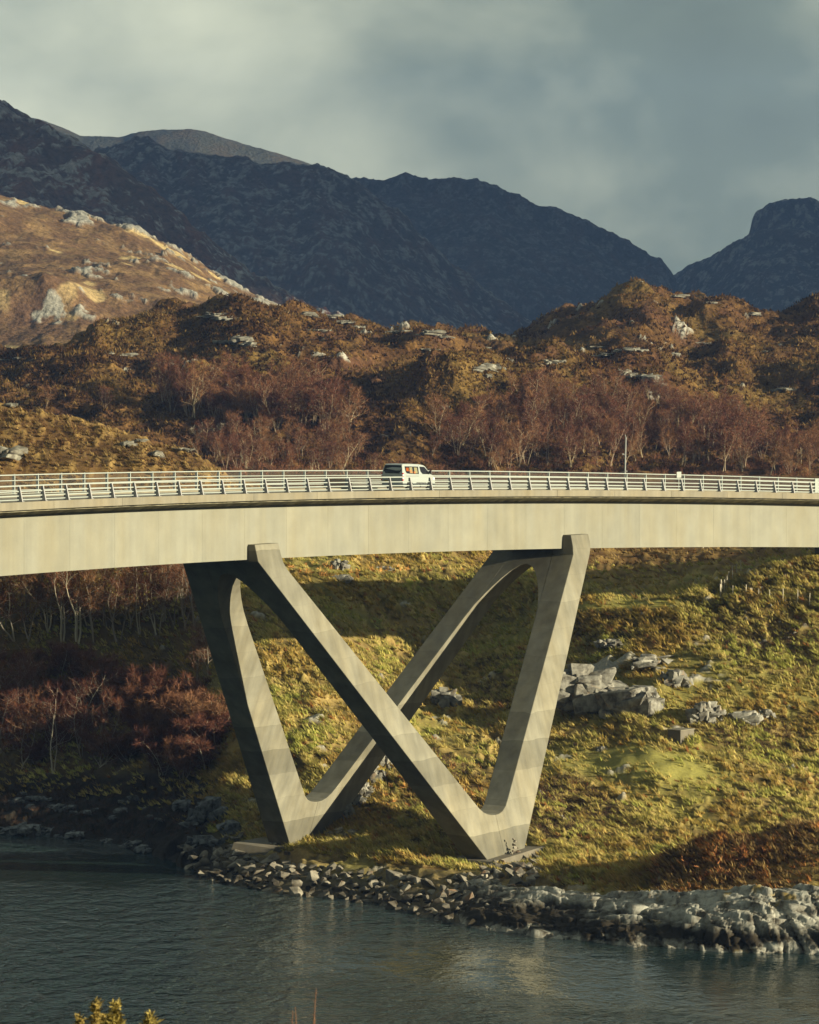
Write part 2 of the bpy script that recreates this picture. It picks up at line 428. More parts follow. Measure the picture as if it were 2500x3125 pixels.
M['redstem'] = plain('reddish dead stem', (0.16, 0.085, 0.055), 0.9, 0.1)

# ------------------------------------------------------------------ landforms: sheets of terrain built from contour rows
class Land:
    """rows: each a list of (photo column, photo row, distance) that the surface passes through; z can be given instead with ('z', value)"""
    def __init__(self, cols, rows, segs, sm=25):
        self.cols = cols
        Ds, Zs = [], []
        for r in rows:
            px = np.array([p[0] for p in r], float)
            D = np.array([p[2] for p in r], float)
            Z = np.array([p[1][1] if isinstance(p[1], tuple) else H - (p[1] - Y0) / F * p[2] for p in r], float)
            d = np.interp(cols, px, D); z = np.interp(cols, px, Z)
            k = max(1, int(sm / (cols[1] - cols[0])))
            ker = np.hanning(2 * k + 3)[1:-1]; ker /= ker.sum()
            pad = len(ker) // 2
            d = np.convolve(np.pad(d, pad, 'edge'), ker, 'valid'); z = np.convolve(np.pad(z, pad, 'edge'), ker, 'valid')
            Ds.append(d); Zs.append(z)
        Ds = np.array(Ds); Zs = np.array(Zs)
        for i in range(1, len(Ds)):
            Ds[i] = np.maximum(Ds[i], Ds[i - 1] + 0.3)
        self.D = self._interp(Ds, segs); self.Z = self._interp(Zs, segs)
        self.u = (cols - CX) / F
        self.X = self.u[None, :] * self.D
    @staticmethod
    def _interp(A, segs):
        d = np.diff(A, axis=0)
        m = np.zeros_like(A)
        m[0] = d[0]; m[-1] = d[-1]
        a, b = d[:-1], d[1:]
        with np.errstate(divide='ignore', invalid='ignore'):
            hm = 2 * a * b / (a + b)
        m[1:-1] = np.where(a * b > 0, hm, 0)
        out = []
        for i, n in enumerate(segs):
            for t in np.arange(n) / n:
                h00 = 2 * t**3 - 3 * t**2 + 1; h10 = t**3 - 2 * t**2 + t; h01 = -2 * t**3 + 3 * t**2; h11 = t**3 - t**2
                out.append(h00 * A[i] + h10 * m[i] + h01 * A[i + 1] + h11 * m[i + 1])
        out.append(A[-1])
        return np.array(out)
    def finish(self):
        self.PY = Y0 + F * (H - self.Z) / self.D
    def ci(self, px):
        return int(np.clip(round((px - self.cols[0]) / (self.cols[1] - self.cols[0])), 0, len(self.cols) - 1))
    def z(self, x, y):
        i = self.ci(CX + F * x / y)
        return float(np.interp(y, self.D[:, i], self.Z[:, i]))
    def pick(self, px, py):
        """the nearest point of the sheet that the photograph shows at this place"""
        i = self.ci(px)
        c = self.PY[:, i]
        k = np.nonzero(c <= py)[0]
        if not len(k): return None
        k = k[0]
        if k == 0: return None
        t = (c[k - 1] - py) / max(1e-9, c[k - 1] - c[k])
        D = self.D[k - 1, i] + t * (self.D[k, i] - self.D[k - 1, i]); z = self.Z[k - 1, i] + t * (self.Z[k, i] - self.Z[k - 1, i])
        return np.array([(px - CX) / F * D, D, z])
    def build(self, name, mat, col, kind='structure'):
        nv, nu = self.D.shape
        V = np.stack([self.X, self.D, self.Z], -1).reshape(-1, 3)
        i = np.arange(nv * nu).reshape(nv, nu)
        Fc = np.stack([i[:-1, :-1], i[:-1, 1:], i[1:, 1:], i[1:, :-1]], -1).reshape(-1, 4)
        o = mesh_np(name, V, Fc, mat, None, True, col.reshape(-1, 3))
        tag(o, kind=kind)
        return o
def mixc(a, b, t):
    return a + (b - a) * t[..., None]
C3 = lambda *c: np.array(c, float)

# ---- the bank across the water, with the bridge piers
shore_px = [(-700, 2530), (0, 2545), (250, 2560), (420, 2590), (550, 2640), (650, 2690), (850, 2730), (1100, 2752), (1350, 2810), (1600, 2850), (1900, 2880), (2200, 2900), (2500, 2905), (3200, 2890)]
rowA = [(p, ('z', -0.25), H * F / (y - Y0)) for p, y in shore_px]
rowU = [(p, ('z', -5.0), H * F / (y - Y0) - 22) for p, y in shore_px]
rowB = [(-700, 2440, 345), (0, 2450, 341), (300, 2450, 339), (450, 2480, 331), (550, 2530, 322), (700, 2572, 313), (900, 2600, 306), (1100, 2625, 301), (1300, 2655, 296.5), (1500, 2665, 295), (1650, 2660, 295), (1800, 2680, 290), (1900, 2700, 285), (2100, 2705, 280.5), (2300, 2700, 278.5), (2500, 2705, 277.5), (3200, 2700, 278)]
rowC = [(-700, 2300, 356), (0, 2310, 352), (300, 2290, 349), (500, 2330, 342), (620, 2400, 332), (700, 2440, 324), (850, 2480, 317), (1000, 2530, 312), (1200, 2570, 307), (1400, 2600, 303.5), (1600, 2625, 301), (1720, 2665, 294), (1900, 2664, 288), (1985, 2645, 285), (2050, 2598, 283.5), (2200, 2575, 283), (2350, 2548, 283), (2500, 2520, 282.5), (2750, 2530, 282.5), (3200, 2600, 282)]
rowC2 = [(-700, 2220, 361), (0, 2220, 357), (300, 2200, 354), (500, 2230, 348), (620, 2330, 337), (700, 2360, 330), (850, 2400, 324), (1000, 2450, 319), (1200, 2480, 315), (1400, 2510, 311), (1600, 2560, 307), (1720, ('z', 2.2), 304), (1900, ('z', 2.1), 304), (2050, ('z', 2.0), 305), (2200, ('z', 2.0), 305), (2350, ('z', 2.2), 305), (2500, ('z', 2.6), 305), (2750, ('z', 3.0), 305), (3200, ('z', 3.5), 306)]
rowD = [(-700, 2150, 366), (0, 2140, 362), (300, 2100, 360), (550, 2110, 356), (700, 2200, 338), (850, 2210, 333), (1000, 2210, 334), (1200, 2215, 340), (1500, 2230, 343), (1750, 2260, 336), (2000, 2275, 331), (2250, 2320, 330), (2500, 2370, 330), (3200, 2350, 333)]
rowE = [(-700, 1950, 370), (0, 1930, 367), (300, 1900, 365), (550, 1900, 366), (700, 1960, 353), (850, 1960, 353), (1000, 1960, 357), (1200, 1965, 367), (1450, 1965, 375), (1600, 1940, 371), (1750, 1950, 358), (2000, 1990, 350), (2250, 2000, 348), (2500, 2010, 347), (3200, 2000, 348)]
rowF = [(-700, 1790, 378), (0, 1780, 376), (550, 1775, 379), (700, 1765, 371), (1000, 1755, 374), (1200, 1752, 382), (1450, 1765, 388), (1600, 1790, 381), (1750, 1818, 365), (1900, 1838, 361), (2200, 1800, 362), (2350, 1748, 362), (2500, 1702, 362), (3200, 1680, 362)]
rowF2 = [(-700, 1720, 390), (0, 1710, 388), (550, 1695, 390), (1000, 1685, 386), (1200, 1685, 392), (1500, 1700, 398), (1750, ('z', 17.5), 382), (1900, ('z', 17.2), 380), (2250, ('z', 18.2), 380), (2500, ('z', 20.2), 376), (3200, ('z', 20.5), 374)]
rowG = [(-700, 1590, 410), (0, 1590, 408), (550, 1610, 408), (1000, 1620, 405), (1500, 1630, 408), (1900, 1690, 410), (2250, 1655, 410), (2500, 1630, 410), (3200, 1620, 410)]
rowH = [(-700, 1220, 432), (-200, 1205, 430), (0, 1236, 430), (120, 1262, 429), (260, 1295, 428), (400, 1330, 427), (500, 1362, 426), (600, 1402, 425), (650, 1425, 425), (720, 1470, 425), (1000, 1530, 428), (2500, 1540, 430), (3200, 1540, 430)]
rowI = [(-700, ('z', 26), 470), (0, ('z', 25), 470), (600, ('z', 22), 465), (1000, ('z', 21), 465), (2500, ('z', 22), 465), (3200, ('z', 22), 465)]
bank = Land(np.linspace(-800, 3420, 690), [rowU, rowA, rowB, rowC, rowC2, rowD, rowE, rowF, rowF2, rowG, rowH, rowI], [5, 34, 44, 40, 62, 80, 64, 20, 18, 44, 8], 40)
X, Y = bank.X, bank.D
PYb = Y0 + F * (H - bank.Z) / bank.D
PXb = np.broadcast_to(bank.cols[None, :], X.shape)
# shapes of the ground: hummocks, tussocks, sheep tracks, flat grassy path
above = smooth(0.2, 2.2, bank.Z)
hum = fbm(X / 6.0, Y / 6.0, 3) * 0.8
path = np.exp(-(((PYb - (1838 + 0.10 * np.abs(PXb - 1960))) / 16.0) ** 2)) * smooth(1600, 1750, PXb) * (1 - smooth(2080, 2200, PXb))
meadow = smooth(1500, 1750, PXb) * (1 - smooth(2050, 2350, PXb)) * smooth(2225, 2300, PYb) * (1 - smooth(2330, 2420, PYb))
lush = np.clip(smooth(0.0, 0.35, fbm(X / 14 + 4, Y / 14, 3)) * 0.6 + 0.9 * path + 0.8 * meadow, 0, 1)
tus = np.maximum(0, fbm(X / 0.95, Y / 1.6, 3, 0.6)) * 1.15 + np.maximum(0, fbm(X / 2.3 + 7, Y / 3.0, 2)) * 0.9
rough_zone = 0.35 + 0.85 * smooth(-0.25, 0.35, fbm(X / 9 - 3, Y / 11 + 8, 3))
amp = above * (1 - 0.85 * lush) * rough_zone * (1 - 0.35 * smooth(395, 408, Y))
rockm = smooth(0.40, 0.50, fbm(X / 5.0 + 40, Y / 3.2 - 9, 4, 0.6) + 0.25 * (smooth(1700, 1800, PXb) * (1 - smooth(2150, 2250, PXb)) * smooth(1960, 2020, PYb) * (1 - smooth(2120, 2180, PYb)))) * above * (Y < 380)
brk = smooth(2240, 2330, PYb) * 0
shade_bank = 1 - smooth(520, 700, PXb)
z_add = hum * above + tus * amp * 0.95 + rockm * (0.15 + 0.35 * blocks(X / 0.9, Y / 1.6))
knoll = np.exp(-((Y - 284) / 7.0) ** 2) * smooth(1950, 2150, PXb)
z_add += knoll * (fbm(X / 1.8, Y / 1.8, 4, 0.6) * 0.6)
low = 1 - above
z_add += (low * smooth(-3, 0, bank.Z) * 0.35 + 0.6 * (1 - smooth(600, 720, PXb)) * smooth(2330, 2420, PYb)) * blocks(X / 1.2, Y / 1.8)
footing_flat = np.maximum(np.exp(-(((X - 6.5) / 5.5) ** 2 + ((Y - 303.5) / 4.5) ** 2) ** 2), np.exp(-(((X + 9) / 6) ** 2 + ((Y - 312) / 5) ** 2) ** 2))
z_add *= 1 - 0.8 * footing_flat
bank.Z = bank.Z + z_add - 0.75 * footing_flat
bank.finish()
dry = smooth(-0.2, 0.3, fbm(X / 3.1, Y / 3.1, 4, 0.6))
c = mixc(mixc(np.broadcast_to(C3(0.065, 0.048, 0.015), X.shape + (3,)), C3(0.40, 0.30, 0.10), np.clip(tus * 1.25, 0, 1)), C3(0.24, 0.215, 0.060), lush)
c = mixc(c, C3(0.40, 0.275, 0.105), 0.4 * dry * (1 - lush))
bracken_m = smooth(0.18, 0.42, fbm(X / 4.0 + 90, Y / 4.0, 4, 0.6)) * (1 - 0.8 * lush)
c = mixc(c, C3(0.19, 0.10, 0.034), 0.5 * bracken_m)
c = mixc(c, mixc(np.broadcast_to(C3(0.15, 0.08, 0.03), X.shape + (3,)), C3(0.32, 0.19, 0.075), smooth(-0.1, 0.3, fbm(X / 2.5, Y / 2.5, 3))), np.clip(knoll * 0.85, 0, 1))
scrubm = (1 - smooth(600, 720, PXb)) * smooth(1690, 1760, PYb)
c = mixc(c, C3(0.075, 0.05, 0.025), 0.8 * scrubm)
upper = 1 - smooth(385, 400, Y)
c = mixc(c, mixc(np.broadcast_to(C3(0.10, 0.052, 0.02), X.shape + (3,)), C3(0.27, 0.17, 0.06), np.clip(tus * 1.4, 0, 1)), (1 - upper) * 0.9)
c = mixc(c, C3(0.30, 0.28, 0.235), rockm * 0.95)
c = mixc(c, C3(0.085, 0.072, 0.055), low * 0.9)
c = mixc(c, C3(0.022, 0.018, 0.013), (1 - smooth(600, 760, PXb)) * smooth(2330, 2400, PYb))  # shade of the low left bank, darkened into the ground colour
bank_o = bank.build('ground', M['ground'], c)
bank_rock, bank_lush, bank_amp, bank_tus = rockm, lush, amp, tus

# ---- the brown hills beyond
crest = [(-700, 1050), (0, 1078), (200, 1036), (345, 1004), (500, 964), (700, 945), (900, 940), (1050, 960), (1180, 998), (1300, 1012), (1400, 1035), (1550, 1030), (1650, 985), (1750, 945), (1850, 905), (1900, 889), (1990, 892), (2050, 901), (2080, 925), (2200, 918), (2330, 965), (2380, 975), (2430, 955), (2500, 930), (2600, 905), (2800, 880), (3200, 890)]
crestD = lambda p: np.interp(p, [-700, 0, 345, 600, 900, 1180, 1400, 1650, 1900, 2330, 2500, 3200], [720, 700, 740, 790, 800, 820, 880, 960, 980, 960, 930, 900])
hr = [
    [(-700, 1620, 440), (3200, 1620, 440)],
    [(-700, 1430, 470), (0, 1440, 468), (600, 1440, 470), (1250, 1450, 468), (2500, 1470, 465), (3200, 1470, 465)],
    [(-700, 1340, 510), (0, 1345, 505), (350, 1335, 510), (600, 1340, 520), (900, 1350, 520), (1250, 1350, 520), (1600, 1360, 520), (2000, 1370, 520), (2500, 1380, 515), (3200, 1390, 515)],
    [(-700, 1240, 555), (0, 1250, 550), (350, 1240, 560), (600, 1235, 575), (900, 1240, 575), (1150, 1260, 565), (1300, 1245, 560), (1600, 1250, 575), (2000, 1270, 575), (2300, 1270, 580), (2500, 1280, 580), (3200, 1290, 580)],
    [(-700, 1150, 620), (0, 1150, 610), (350, 1135, 620), (600, 1110, 640), (900, 1110, 650), (1150, 1150, 630), (1300, 1130, 600), (1450, 1080, 605), (1600, 1075, 625), (1750, 1100, 630), (1950, 1130, 640), (2200, 1130, 680), (2500, 1130, 690), (3200, 1150, 690)],
    [(-700, ('z', 34), 670), (0, 1110, 655), (200, 1085, 660), (350, 1050, 670), (600, 1010, 700), (900, 1010, 720), (1150, 1070, 700), (1300, 1075, 680), (1450, ('z', 36), 670), (1600, ('z', 36), 690), (1750, 1075, 690), (2000, 1060, 740), (2200, 1050, 770), (2500, 1040, 780), (3200, 1040, 780)],
    [(-700, ('z', 36), 700), (0, 1090, 685), (200, 1050, 690), (350, 1020, 700), (600, 975, 740), (900, 965, 755), (1150, 1025, 760), (1300, 1040, 760), (1450, 1048, 790), (1600, 1035, 840), (1750, 1000, 850), (2000, 960, 870), (2200, 985, 870), (2350, 1010, 870), (2500, 985, 860), (3200, 960, 850)],
    [(p, y, float(crestD(p))) for p, y in crest],
    [(p, ('z', H - (y - Y0) / F * (640 + (float(crestD(p)) - 470) * 0.62) - 22), float(crestD(p)) + 90) for p, y in crest],
    [(-700, ('z', 8), 1120), (3200, ('z', 8), 1120)],
]
def far(r):
    return [(p, y, 640 + (D - 470) * 0.62) if D >= 470 else (p, y, D) for p, y, D in [(q[0], q[1], q[2]) for q in r]]
hr = [[(-700, ('z', 21), 462), (3200, ('z', 21), 462)], [(-700, ('z', 21), 600), (3200, ('z', 20), 600)]] + [far([(q[0], q[1], max(q[2], 470)) for q in r]) for r in hr[1:]]
def knolls(p):
    g = lambda c_, w_: math.exp(-((p - c_) / w_) ** 2)
    return -62 * g(1935, 130) - 48 * g(2225, 85) - 45 * g(2520, 110) - 45 * g(760, 190) - 30 * g(230, 170) - 25 * g(1330, 90) + 25 * g(1590, 90)
def bulge(r, w_):
    xs = np.array([q[0] for q in r], float); Ds = np.array([q[2] for q in r], float)
    ys = np.array([(Y0 + (H - q[1][1]) * F / q[2]) if isinstance(q[1], tuple) else q[1] for q in r], float)
    g = sorted(set(list(np.arange(-700, 3201, 35.0)) + list(xs)))
    return [(float(p), float(np.interp(p, xs, ys)), float(np.interp(p, xs, Ds) + w_ * knolls(p))) for p in g]
for k_, w_ in ((5, 0.25), (6, 0.6), (7, 0.9), (8, 1.0), (9, 1.0)):
    hr[k_] = bulge(hr[k_], w_)
hills = Land(np.linspace(-600, 3100, 590), hr, [4, 6, 34, 60, 70, 56, 40, 44, 8, 4], 30)
X, Y = hills.X, hills.D
PXh = np.broadcast_to(hills.cols[None, :], X.shape); PYh = Y0 + F * (H - hills.Z) / hills.D
big = fbm(X / 45, Y / 60, 4, 0.55)
kn = ridged(X / 26 + 2, Y / 34 + 5, 4, 0.5)
amp = smooth(600, 640, Y)
hills.Z = hills.Z + amp * (big * 6.5 + np.maximum(0, kn - 0.3) * 4.5 - 1.2)
tus = np.maximum(0, fbm(X / 2.6, Y / 3.2, 3, 0.6)) + 0.8 * np.maximum(0, fbm(X / 6 + 5, Y / 7, 2))
rk = fbm(X / 13 + 8, Y / 9 + 3, 5, 0.62) + 0.16 * (kn - 0.5)
rkm = smooth(0.40, 0.45, rk) * smooth(650, 690, Y)
hills.Z = hills.Z + tus * 0.95 * amp + rkm * (0.4 + 0.8 * blocks(X / 3.0, Y / 5.0))
hills.finish()
c = mixc(np.broadcast_to(C3(0.055, 0.027, 0.010), X.shape + (3,)), C3(0.172, 0.092, 0.029), np.clip(tus * 1.3, 0, 1))
gr = smooth(-0.05, 0.35, fbm(X / 30 + 3, Y / 40, 4, 0.55))
c = mixc(c, C3(0.148, 0.1, 0.029), 0.5 * gr)
c = mixc(c, C3(0.09, 0.042, 0.024), 0.7 * smooth(0.05, 0.3, fbm(X / 18 + 30, Y / 24, 4, 0.6)))
c = mixc(c, C3(0.33, 0.31, 0.26), rkm * 0.95)
hills_o = hills.build('hill', M['hill'], c)

# ---- the sunlit mountainside at the left
lh = [(-700, 520), (-300, 540), (0, 590), (90, 625), (150, 640), (300, 680), (420, 700), (550, 760), (650, 840), (780, 912), (870, 950), (960, 1000), (1100, 1080), (3200, 1500)]
lr = [
    [(-700, 1250, 1050), (3200, 1500, 1050)],
    [(-700, 1120, 1150), (0, 1110, 1150), (400, 1080, 1155), (800, 1060, 1158), (1100, 1120, 1158), (3200, 1500, 1158)],
    [(-700, 1000, 1195), (0, 985, 1195), (300, 1010, 1195), (400, 1020, 1200), (800, 1010, 1205), (1100, 1110, 1200), (3200, 1500, 1200)],
    [(-700, 880, 1215), (0, 850, 1215), (150, 840, 1215), (230, 870, 1217), (300, 920, 1220), (450, 925, 1240), (800, 970, 1255), (1100, 1100, 1240), (3200, 1500, 1240)],
    [(-700, 840, 1265), (0, 820, 1265), (300, 840, 1275), (500, 850, 1300), (800, 935, 1310), (1100, 1095, 1290), (3200, 1500, 1290)],
    [(-700, 700, 1350), (0, 720, 1350), (300, 745, 1365), (500, 790, 1368), (700, 885, 1365), (870, 965, 1358), (1100, 1088, 1350), (3200, 1500, 1350)],
    [(p, y, 1450) for p, y in lh],
    [(p, ('z', H - (y - Y0) / F * 1450 - 40), 1560) for p, y in lh],
]
lhill = Land(np.linspace(-600, 1300, 390), lr, [8, 26, 30, 30, 44, 44, 10], 25)
X, Y = lhill.X, lhill.D
ke = fbm(X / 60, Y / 90, 4)
rk = fbm(X / 16, Y / 22, 5, 0.62)
band = np.exp(-((Y - 1425) / 22) ** 2)
PXl = np.broadcast_to(lhill.cols[None, :], X.shape); PYl = Y0 + F * (H - lhill.Z) / Y
mound = np.exp(-((PXl - 120) / 190) ** 2 - ((PYl - 950) / 95) ** 2)
rkm = smooth(0.27, 0.36, rk + 0.22 * band + 0.14 * mound)
lhill.Z = lhill.Z + ke * 6 + rkm * (1 - 0.85 * mound) * (0.6 + 1.0 * blocks(X / 6, Y / 14) + 0.6 * blocks(X / 2.6, Y / 6)) + np.maximum(0, fbm(X / 7, Y / 9, 3)) * 1.6
lhill.finish()
c = mixc(np.broadcast_to(C3(0.10, 0.056, 0.027), X.shape + (3,)), C3(0.18, 0.11, 0.048), smooth(-0.2, 0.4, fbm(X / 9, Y / 14, 4, 0.6)))
c = mixc(c, C3(0.42, 0.31, 0.14), smooth(0.30, 0.42, fbm(X / 22 + 9, Y / 34 + 2, 3)) * 0.8)
c = mixc(c, C3(0.10, 0.055, 0.035), 0.7 * mound)
c = mixc(c, C3(0.225, 0.21, 0.175), rkm)
lhill.build('mountainside', M['moor'], c)

# ---- the dark mountains
def mountain(name, cols, rows, segs, ridge=14.0, sx=70, sy=110, seed=0, base=(0.032, 0.025, 0.023), rock=(0.115, 0.115, 0.115), rocky=0.12, sm=14, fine=1.0):
    L = Land(cols, rows, segs, sm)
    X, Y = L.X, L.D
    r = ridged(X / sx + seed, Y / sy + seed * 2, 5, 0.55)
    g = fbm(X / (sx * 0.28) + seed, Y / (sy * 0.28), 4, 0.6)
    b = blocks(X / 16 + seed, Y / 22)
    b2 = blocks(X / 6.5 + seed, Y / 9)
    rk = fbm((X + 0.6 * Y) / 34 + 3 * seed, (Y - 0.6 * X) / 18, 5, 0.7) + 0.18 * (r - 0.4)
    m = smooth(rocky - 0.09, rocky + 0.09, rk)
    gul = ridged(X / (sx * 0.62) + seed * 3 + 0.25 * fbm(X / 60, Y / 60, 2), Y / (sy * 4.0), 3, 0.5)
    L.Z = L.Z + (gul - 0.5) * ridge * 0.32 + (r - 0.45) * ridge * 0.3 + fbm(X / (sx * 2.2) + seed, Y / (sy * 2.2), 3) * ridge * 0.9 + g * ridge * 0.30 + m * (b * 1.8 + b2 * 0.9) * fine + fbm(X / 6, Y / 9, 2) * 0.9
    L.finish()
    c = mixc(np.broadcast_to(C3(*base), X.shape + (3,)), C3(base[0] * 1.5, base[1] * 1.15, base[2] * 0.95), smooth(-0.2, 0.4, g))
    sp = smooth(0.02, 0.20, fbm(X / 8 + seed, Y / 8, 4, 0.78) + 0.35 * (m - 0.6) + 0.1 * fbm(X / 90, Y / 90 + seed, 3))
    c = mixc(c, C3(*rock), sp * (0.7 + 0.5 * b2.clip(0, 1)))
    return L.build(name, M['mountain'], c)
def slope(crest, D, drops):
    """rows down the face of a ridge: (photo rows below the crest, metres nearer)"""
    rows = []
    for dy, dd in drops[::-1]:
        rows.append([(p, y + dy, (D(p) if callable(D) else D) - dd) for p, y in crest])
    rows.append([(p, y, (D(p) if callable(D) else D)) for p, y in crest])
    rows.append([(p, ('z', H - (y - Y0) / F * (D(p) if callable(D) else D) - 60), (D(p) if callable(D) else D) + 260) for p, y in crest])
    return rows
m1 = [(-900, 60), (-500, 150), (-200, 240), (0, 313), (80, 345), (150, 382), (190, 420), (260, 447), (330, 476), (430, 545), (560, 640), (700, 742), (850, 850), (1000, 925), (1200, 990), (1400, 1035), (1700, 1110), (3400, 1500)]
mountain('mountain', np.linspace(-800, 1750, 520), slope(m1, lambda p: 1950 - 0.08 * max(p, 0), [(130, 40), (300, 100), (620, 210), (900, 300)]), [10, 44, 56, 70, 10], 12, 70, 100, 1.3, (0.066, 0.040, 0.031), (0.22, 0.205, 0.19), 0.05)
m2 = [(-900, 420), (200, 520), (300, 462), (330, 450), (400, 436), (470, 450), (530, 472), (640, 470), (760, 486), (900, 495), (960, 493), (1040, 522), (1120, 570), (1240, 660), (1360, 770), (1480, 870), (1650, 980), (1800, 1050), (3400, 1500)]
mountain('mountain', np.linspace(-300, 2000, 440), slope(m2, 3500, [(90, 50), (240, 140), (500, 300), (760, 430)]), [8, 40, 56, 34, 8], 15, 70, 140, 4.1, (0.036, 0.028, 0.027), (0.14, 0.138, 0.135), 0.04)
m3 = [(-900, 560), (700, 540), (1050, 530), (1150, 534), (1230, 528), (1300, 556), (1400, 558), (1500, 568), (1560, 600), (1640, 622), (1700, 642), (1800, 682), (1900, 738), (1960, 762), (2020, 792), (2052, 828), (2075, 880), (2150, 960), (3400, 1300)]
mountain('mountain', np.linspace(600, 2500, 430), slope(m3, 4500, [(60, 25), (150, 100), (330, 260), (520, 400)]), [8, 44, 44, 26, 8], 14, 90, 150, 7.7, (0.026, 0.024, 0.026), (0.072, 0.073, 0.076), 0.04)
m4 = [(-900, 1100), (1700, 1010), (1900, 900), (2000, 862), (2060, 836), (2120, 803), (2200, 780), (2258, 738), (2286, 720), (2296, 668), (2312, 645), (2340, 622), (2375, 609), (2410, 612), (2470, 606), (2500, 622), (2540, 650), (2600, 715), (2800, 790), (3400, 900)]
mountain('mountain', np.linspace(1750, 3150, 360), slope(m4, 5200, [(70, 25), (160, 110), (300, 270), (480, 430)]), [8, 34, 44, 30, 8], 9, 110, 170, 9.2, (0.022, 0.022, 0.022), rocky=0.03, sm=6)
m5 = [(-900, 1100), (1900, 1000), (2050, 860), (2150, 800), (2250, 740), (2330, 712), (2420, 708), (2500, 722), (2700, 800), (3400, 1000)]
mountain('mountain', np.linspace(1900, 3100, 300), slope(m5, 4750, [(60, 40), (160, 120), (320, 260)]), [30, 40, 20, 8], 7, 90, 150, 11.2, (0.022, 0.021, 0.02), rocky=0.06)
m0 = [(-900, 330), (0, 340), (130, 370), (180, 388), (250, 416), (370, 424), (400, 411), (480, 396), (600, 398), (700, 428), (800, 456), (920, 492), (1100, 560), (1500, 700), (3400, 1200)]
mountain('mountain', np.linspace(-300, 1600, 280), slope(m0, 6000, [(60, 120), (160, 300)]), [16, 24, 6], 7, 150, 240, 13.0, (0.040, 0.040, 0.030), (0.055, 0.055, 0.05), 0.2, 20, 0.3)

# ---- overcast mesh added out of view, placed and shaped to shade the mountains
def shade_cloud(name, x0, x1, y0, y1, zb, th, seed):
    n = 90
    gx, gy = np.meshgrid(np.linspace(x0, x1, n), np.linspace(y0, y1, n))
    ex = np.minimum((gx - x0) / (x1 - x0), (x1 - gx) / (x1 - x0)) * 2; ey = np.minimum((gy - y0) / (y1 - y0), (y1 - gy) / (y1 - y0)) * 2
    e_ = np.clip(np.minimum(ex, ey) * 2.2 + 0.35 * fbm(gx / 500 + seed, gy / 500, 4), 0, 1) ** 0.5
    e_[0, :] = e_[-1, :] = 0; e_[:, 0] = e_[:, -1] = 0
    top = zb + e_ * th * (0.7 + 0.6 * np.abs(fbm(gx / 350 + seed, gy / 350, 4))); bot = zb - e_ * th * 0.25 * (0.7 + 0.5 * fbm(gx / 250, gy / 250 + seed, 3))
    V = np.concatenate([np.stack([gx, gy, top], -1).reshape(-1, 3), np.stack([gx, gy, bot], -1).reshape(-1, 3)])
    i = np.arange(n * n).reshape(n, n)
    a = np.stack([i[:-1, :-1], i[:-1, 1:], i[1:, 1:], i[1:, :-1]], -1).reshape(-1, 4)
    o = mesh_np(name, V, np.concatenate([a, a[:, ::-1] + n * n]), plain('cloud vapour', (0.85, 0.86, 0.88), 1.0, 0.0), None, True)
    tag(o, kind='structure')
shade_cloud('shade_cloud', 1800, 4700, 600, 4650, 860, 260, 3.3)

# ------------------------------------------------------------------ water
wm, t, b = new_mat('sea water', 0.06, 0.5)
b.inputs['Base Color'].default_value = (0.014, 0.026, 0.025, 1)
b.inputs['IOR'].default_value = 1.333
geo = N_(t, 'ShaderNodeNewGeometry')
def wn(scale, vec, detail, rough=0.55, rot=0.0):
    mp = N_(t, 'ShaderNodeMapping'); mp.inputs['Scale'].default_value = vec; mp.inputs['Rotation'].default_value = (0, 0, rot)
    n = N_(t, 'ShaderNodeTexNoise'); n.inputs['Scale'].default_value = scale; n.inputs['Detail'].default_value = detail; n.inputs['Roughness'].default_value = rough; n.inputs['Distortion'].default_value = 0.5
    t.links.new(geo.outputs['Position'], mp.inputs[0]); t.links.new(mp.outputs[0], n.inputs['Vector'])
    return n.outputs['Fac']
sw = wn(0.55, (1, 0.75, 1), 3, 0.5, 0.3); rp = wn(2.2, (1, 0.8, 1), 3, 0.55, -0.2); pt = wn(0.028, (0.55, 1.0, 1), 4, 0.62, 0.25)
mr = N_(t, 'ShaderNodeMapRange'); mr.inputs[1].default_value = 0.40; mr.inputs[2].default_value = 0.60; mr.inputs[3].default_value = 0.10; mr.inputs[4].default_value = 1.0
t.links.new(pt, mr.inputs[0])
ad = N_(t, 'ShaderNodeMath', operation='MULTIPLY_ADD'); ad.inputs[1].default_value = 0.38
t.links.new(rp, ad.inputs[0]); t.links.new(sw, ad.inputs[2])
bp = N_(t, 'ShaderNodeBump'); bp.inputs['Distance'].default_value = 0.85
t.links.new(mr.outputs[0], bp.inputs['Strength']); t.links.new(ad.outputs[0], bp.inputs['Height']); t.links.new(bp.outputs[0], b.inputs['Normal'])
water = mesh_np('water', [(-6000, -200, 0), (6000, -200, 0), (6000, 9000, 0), (-6000, 9000, 0)], [[0, 1, 2, 3]], wm)
tag(water, kind='structure')

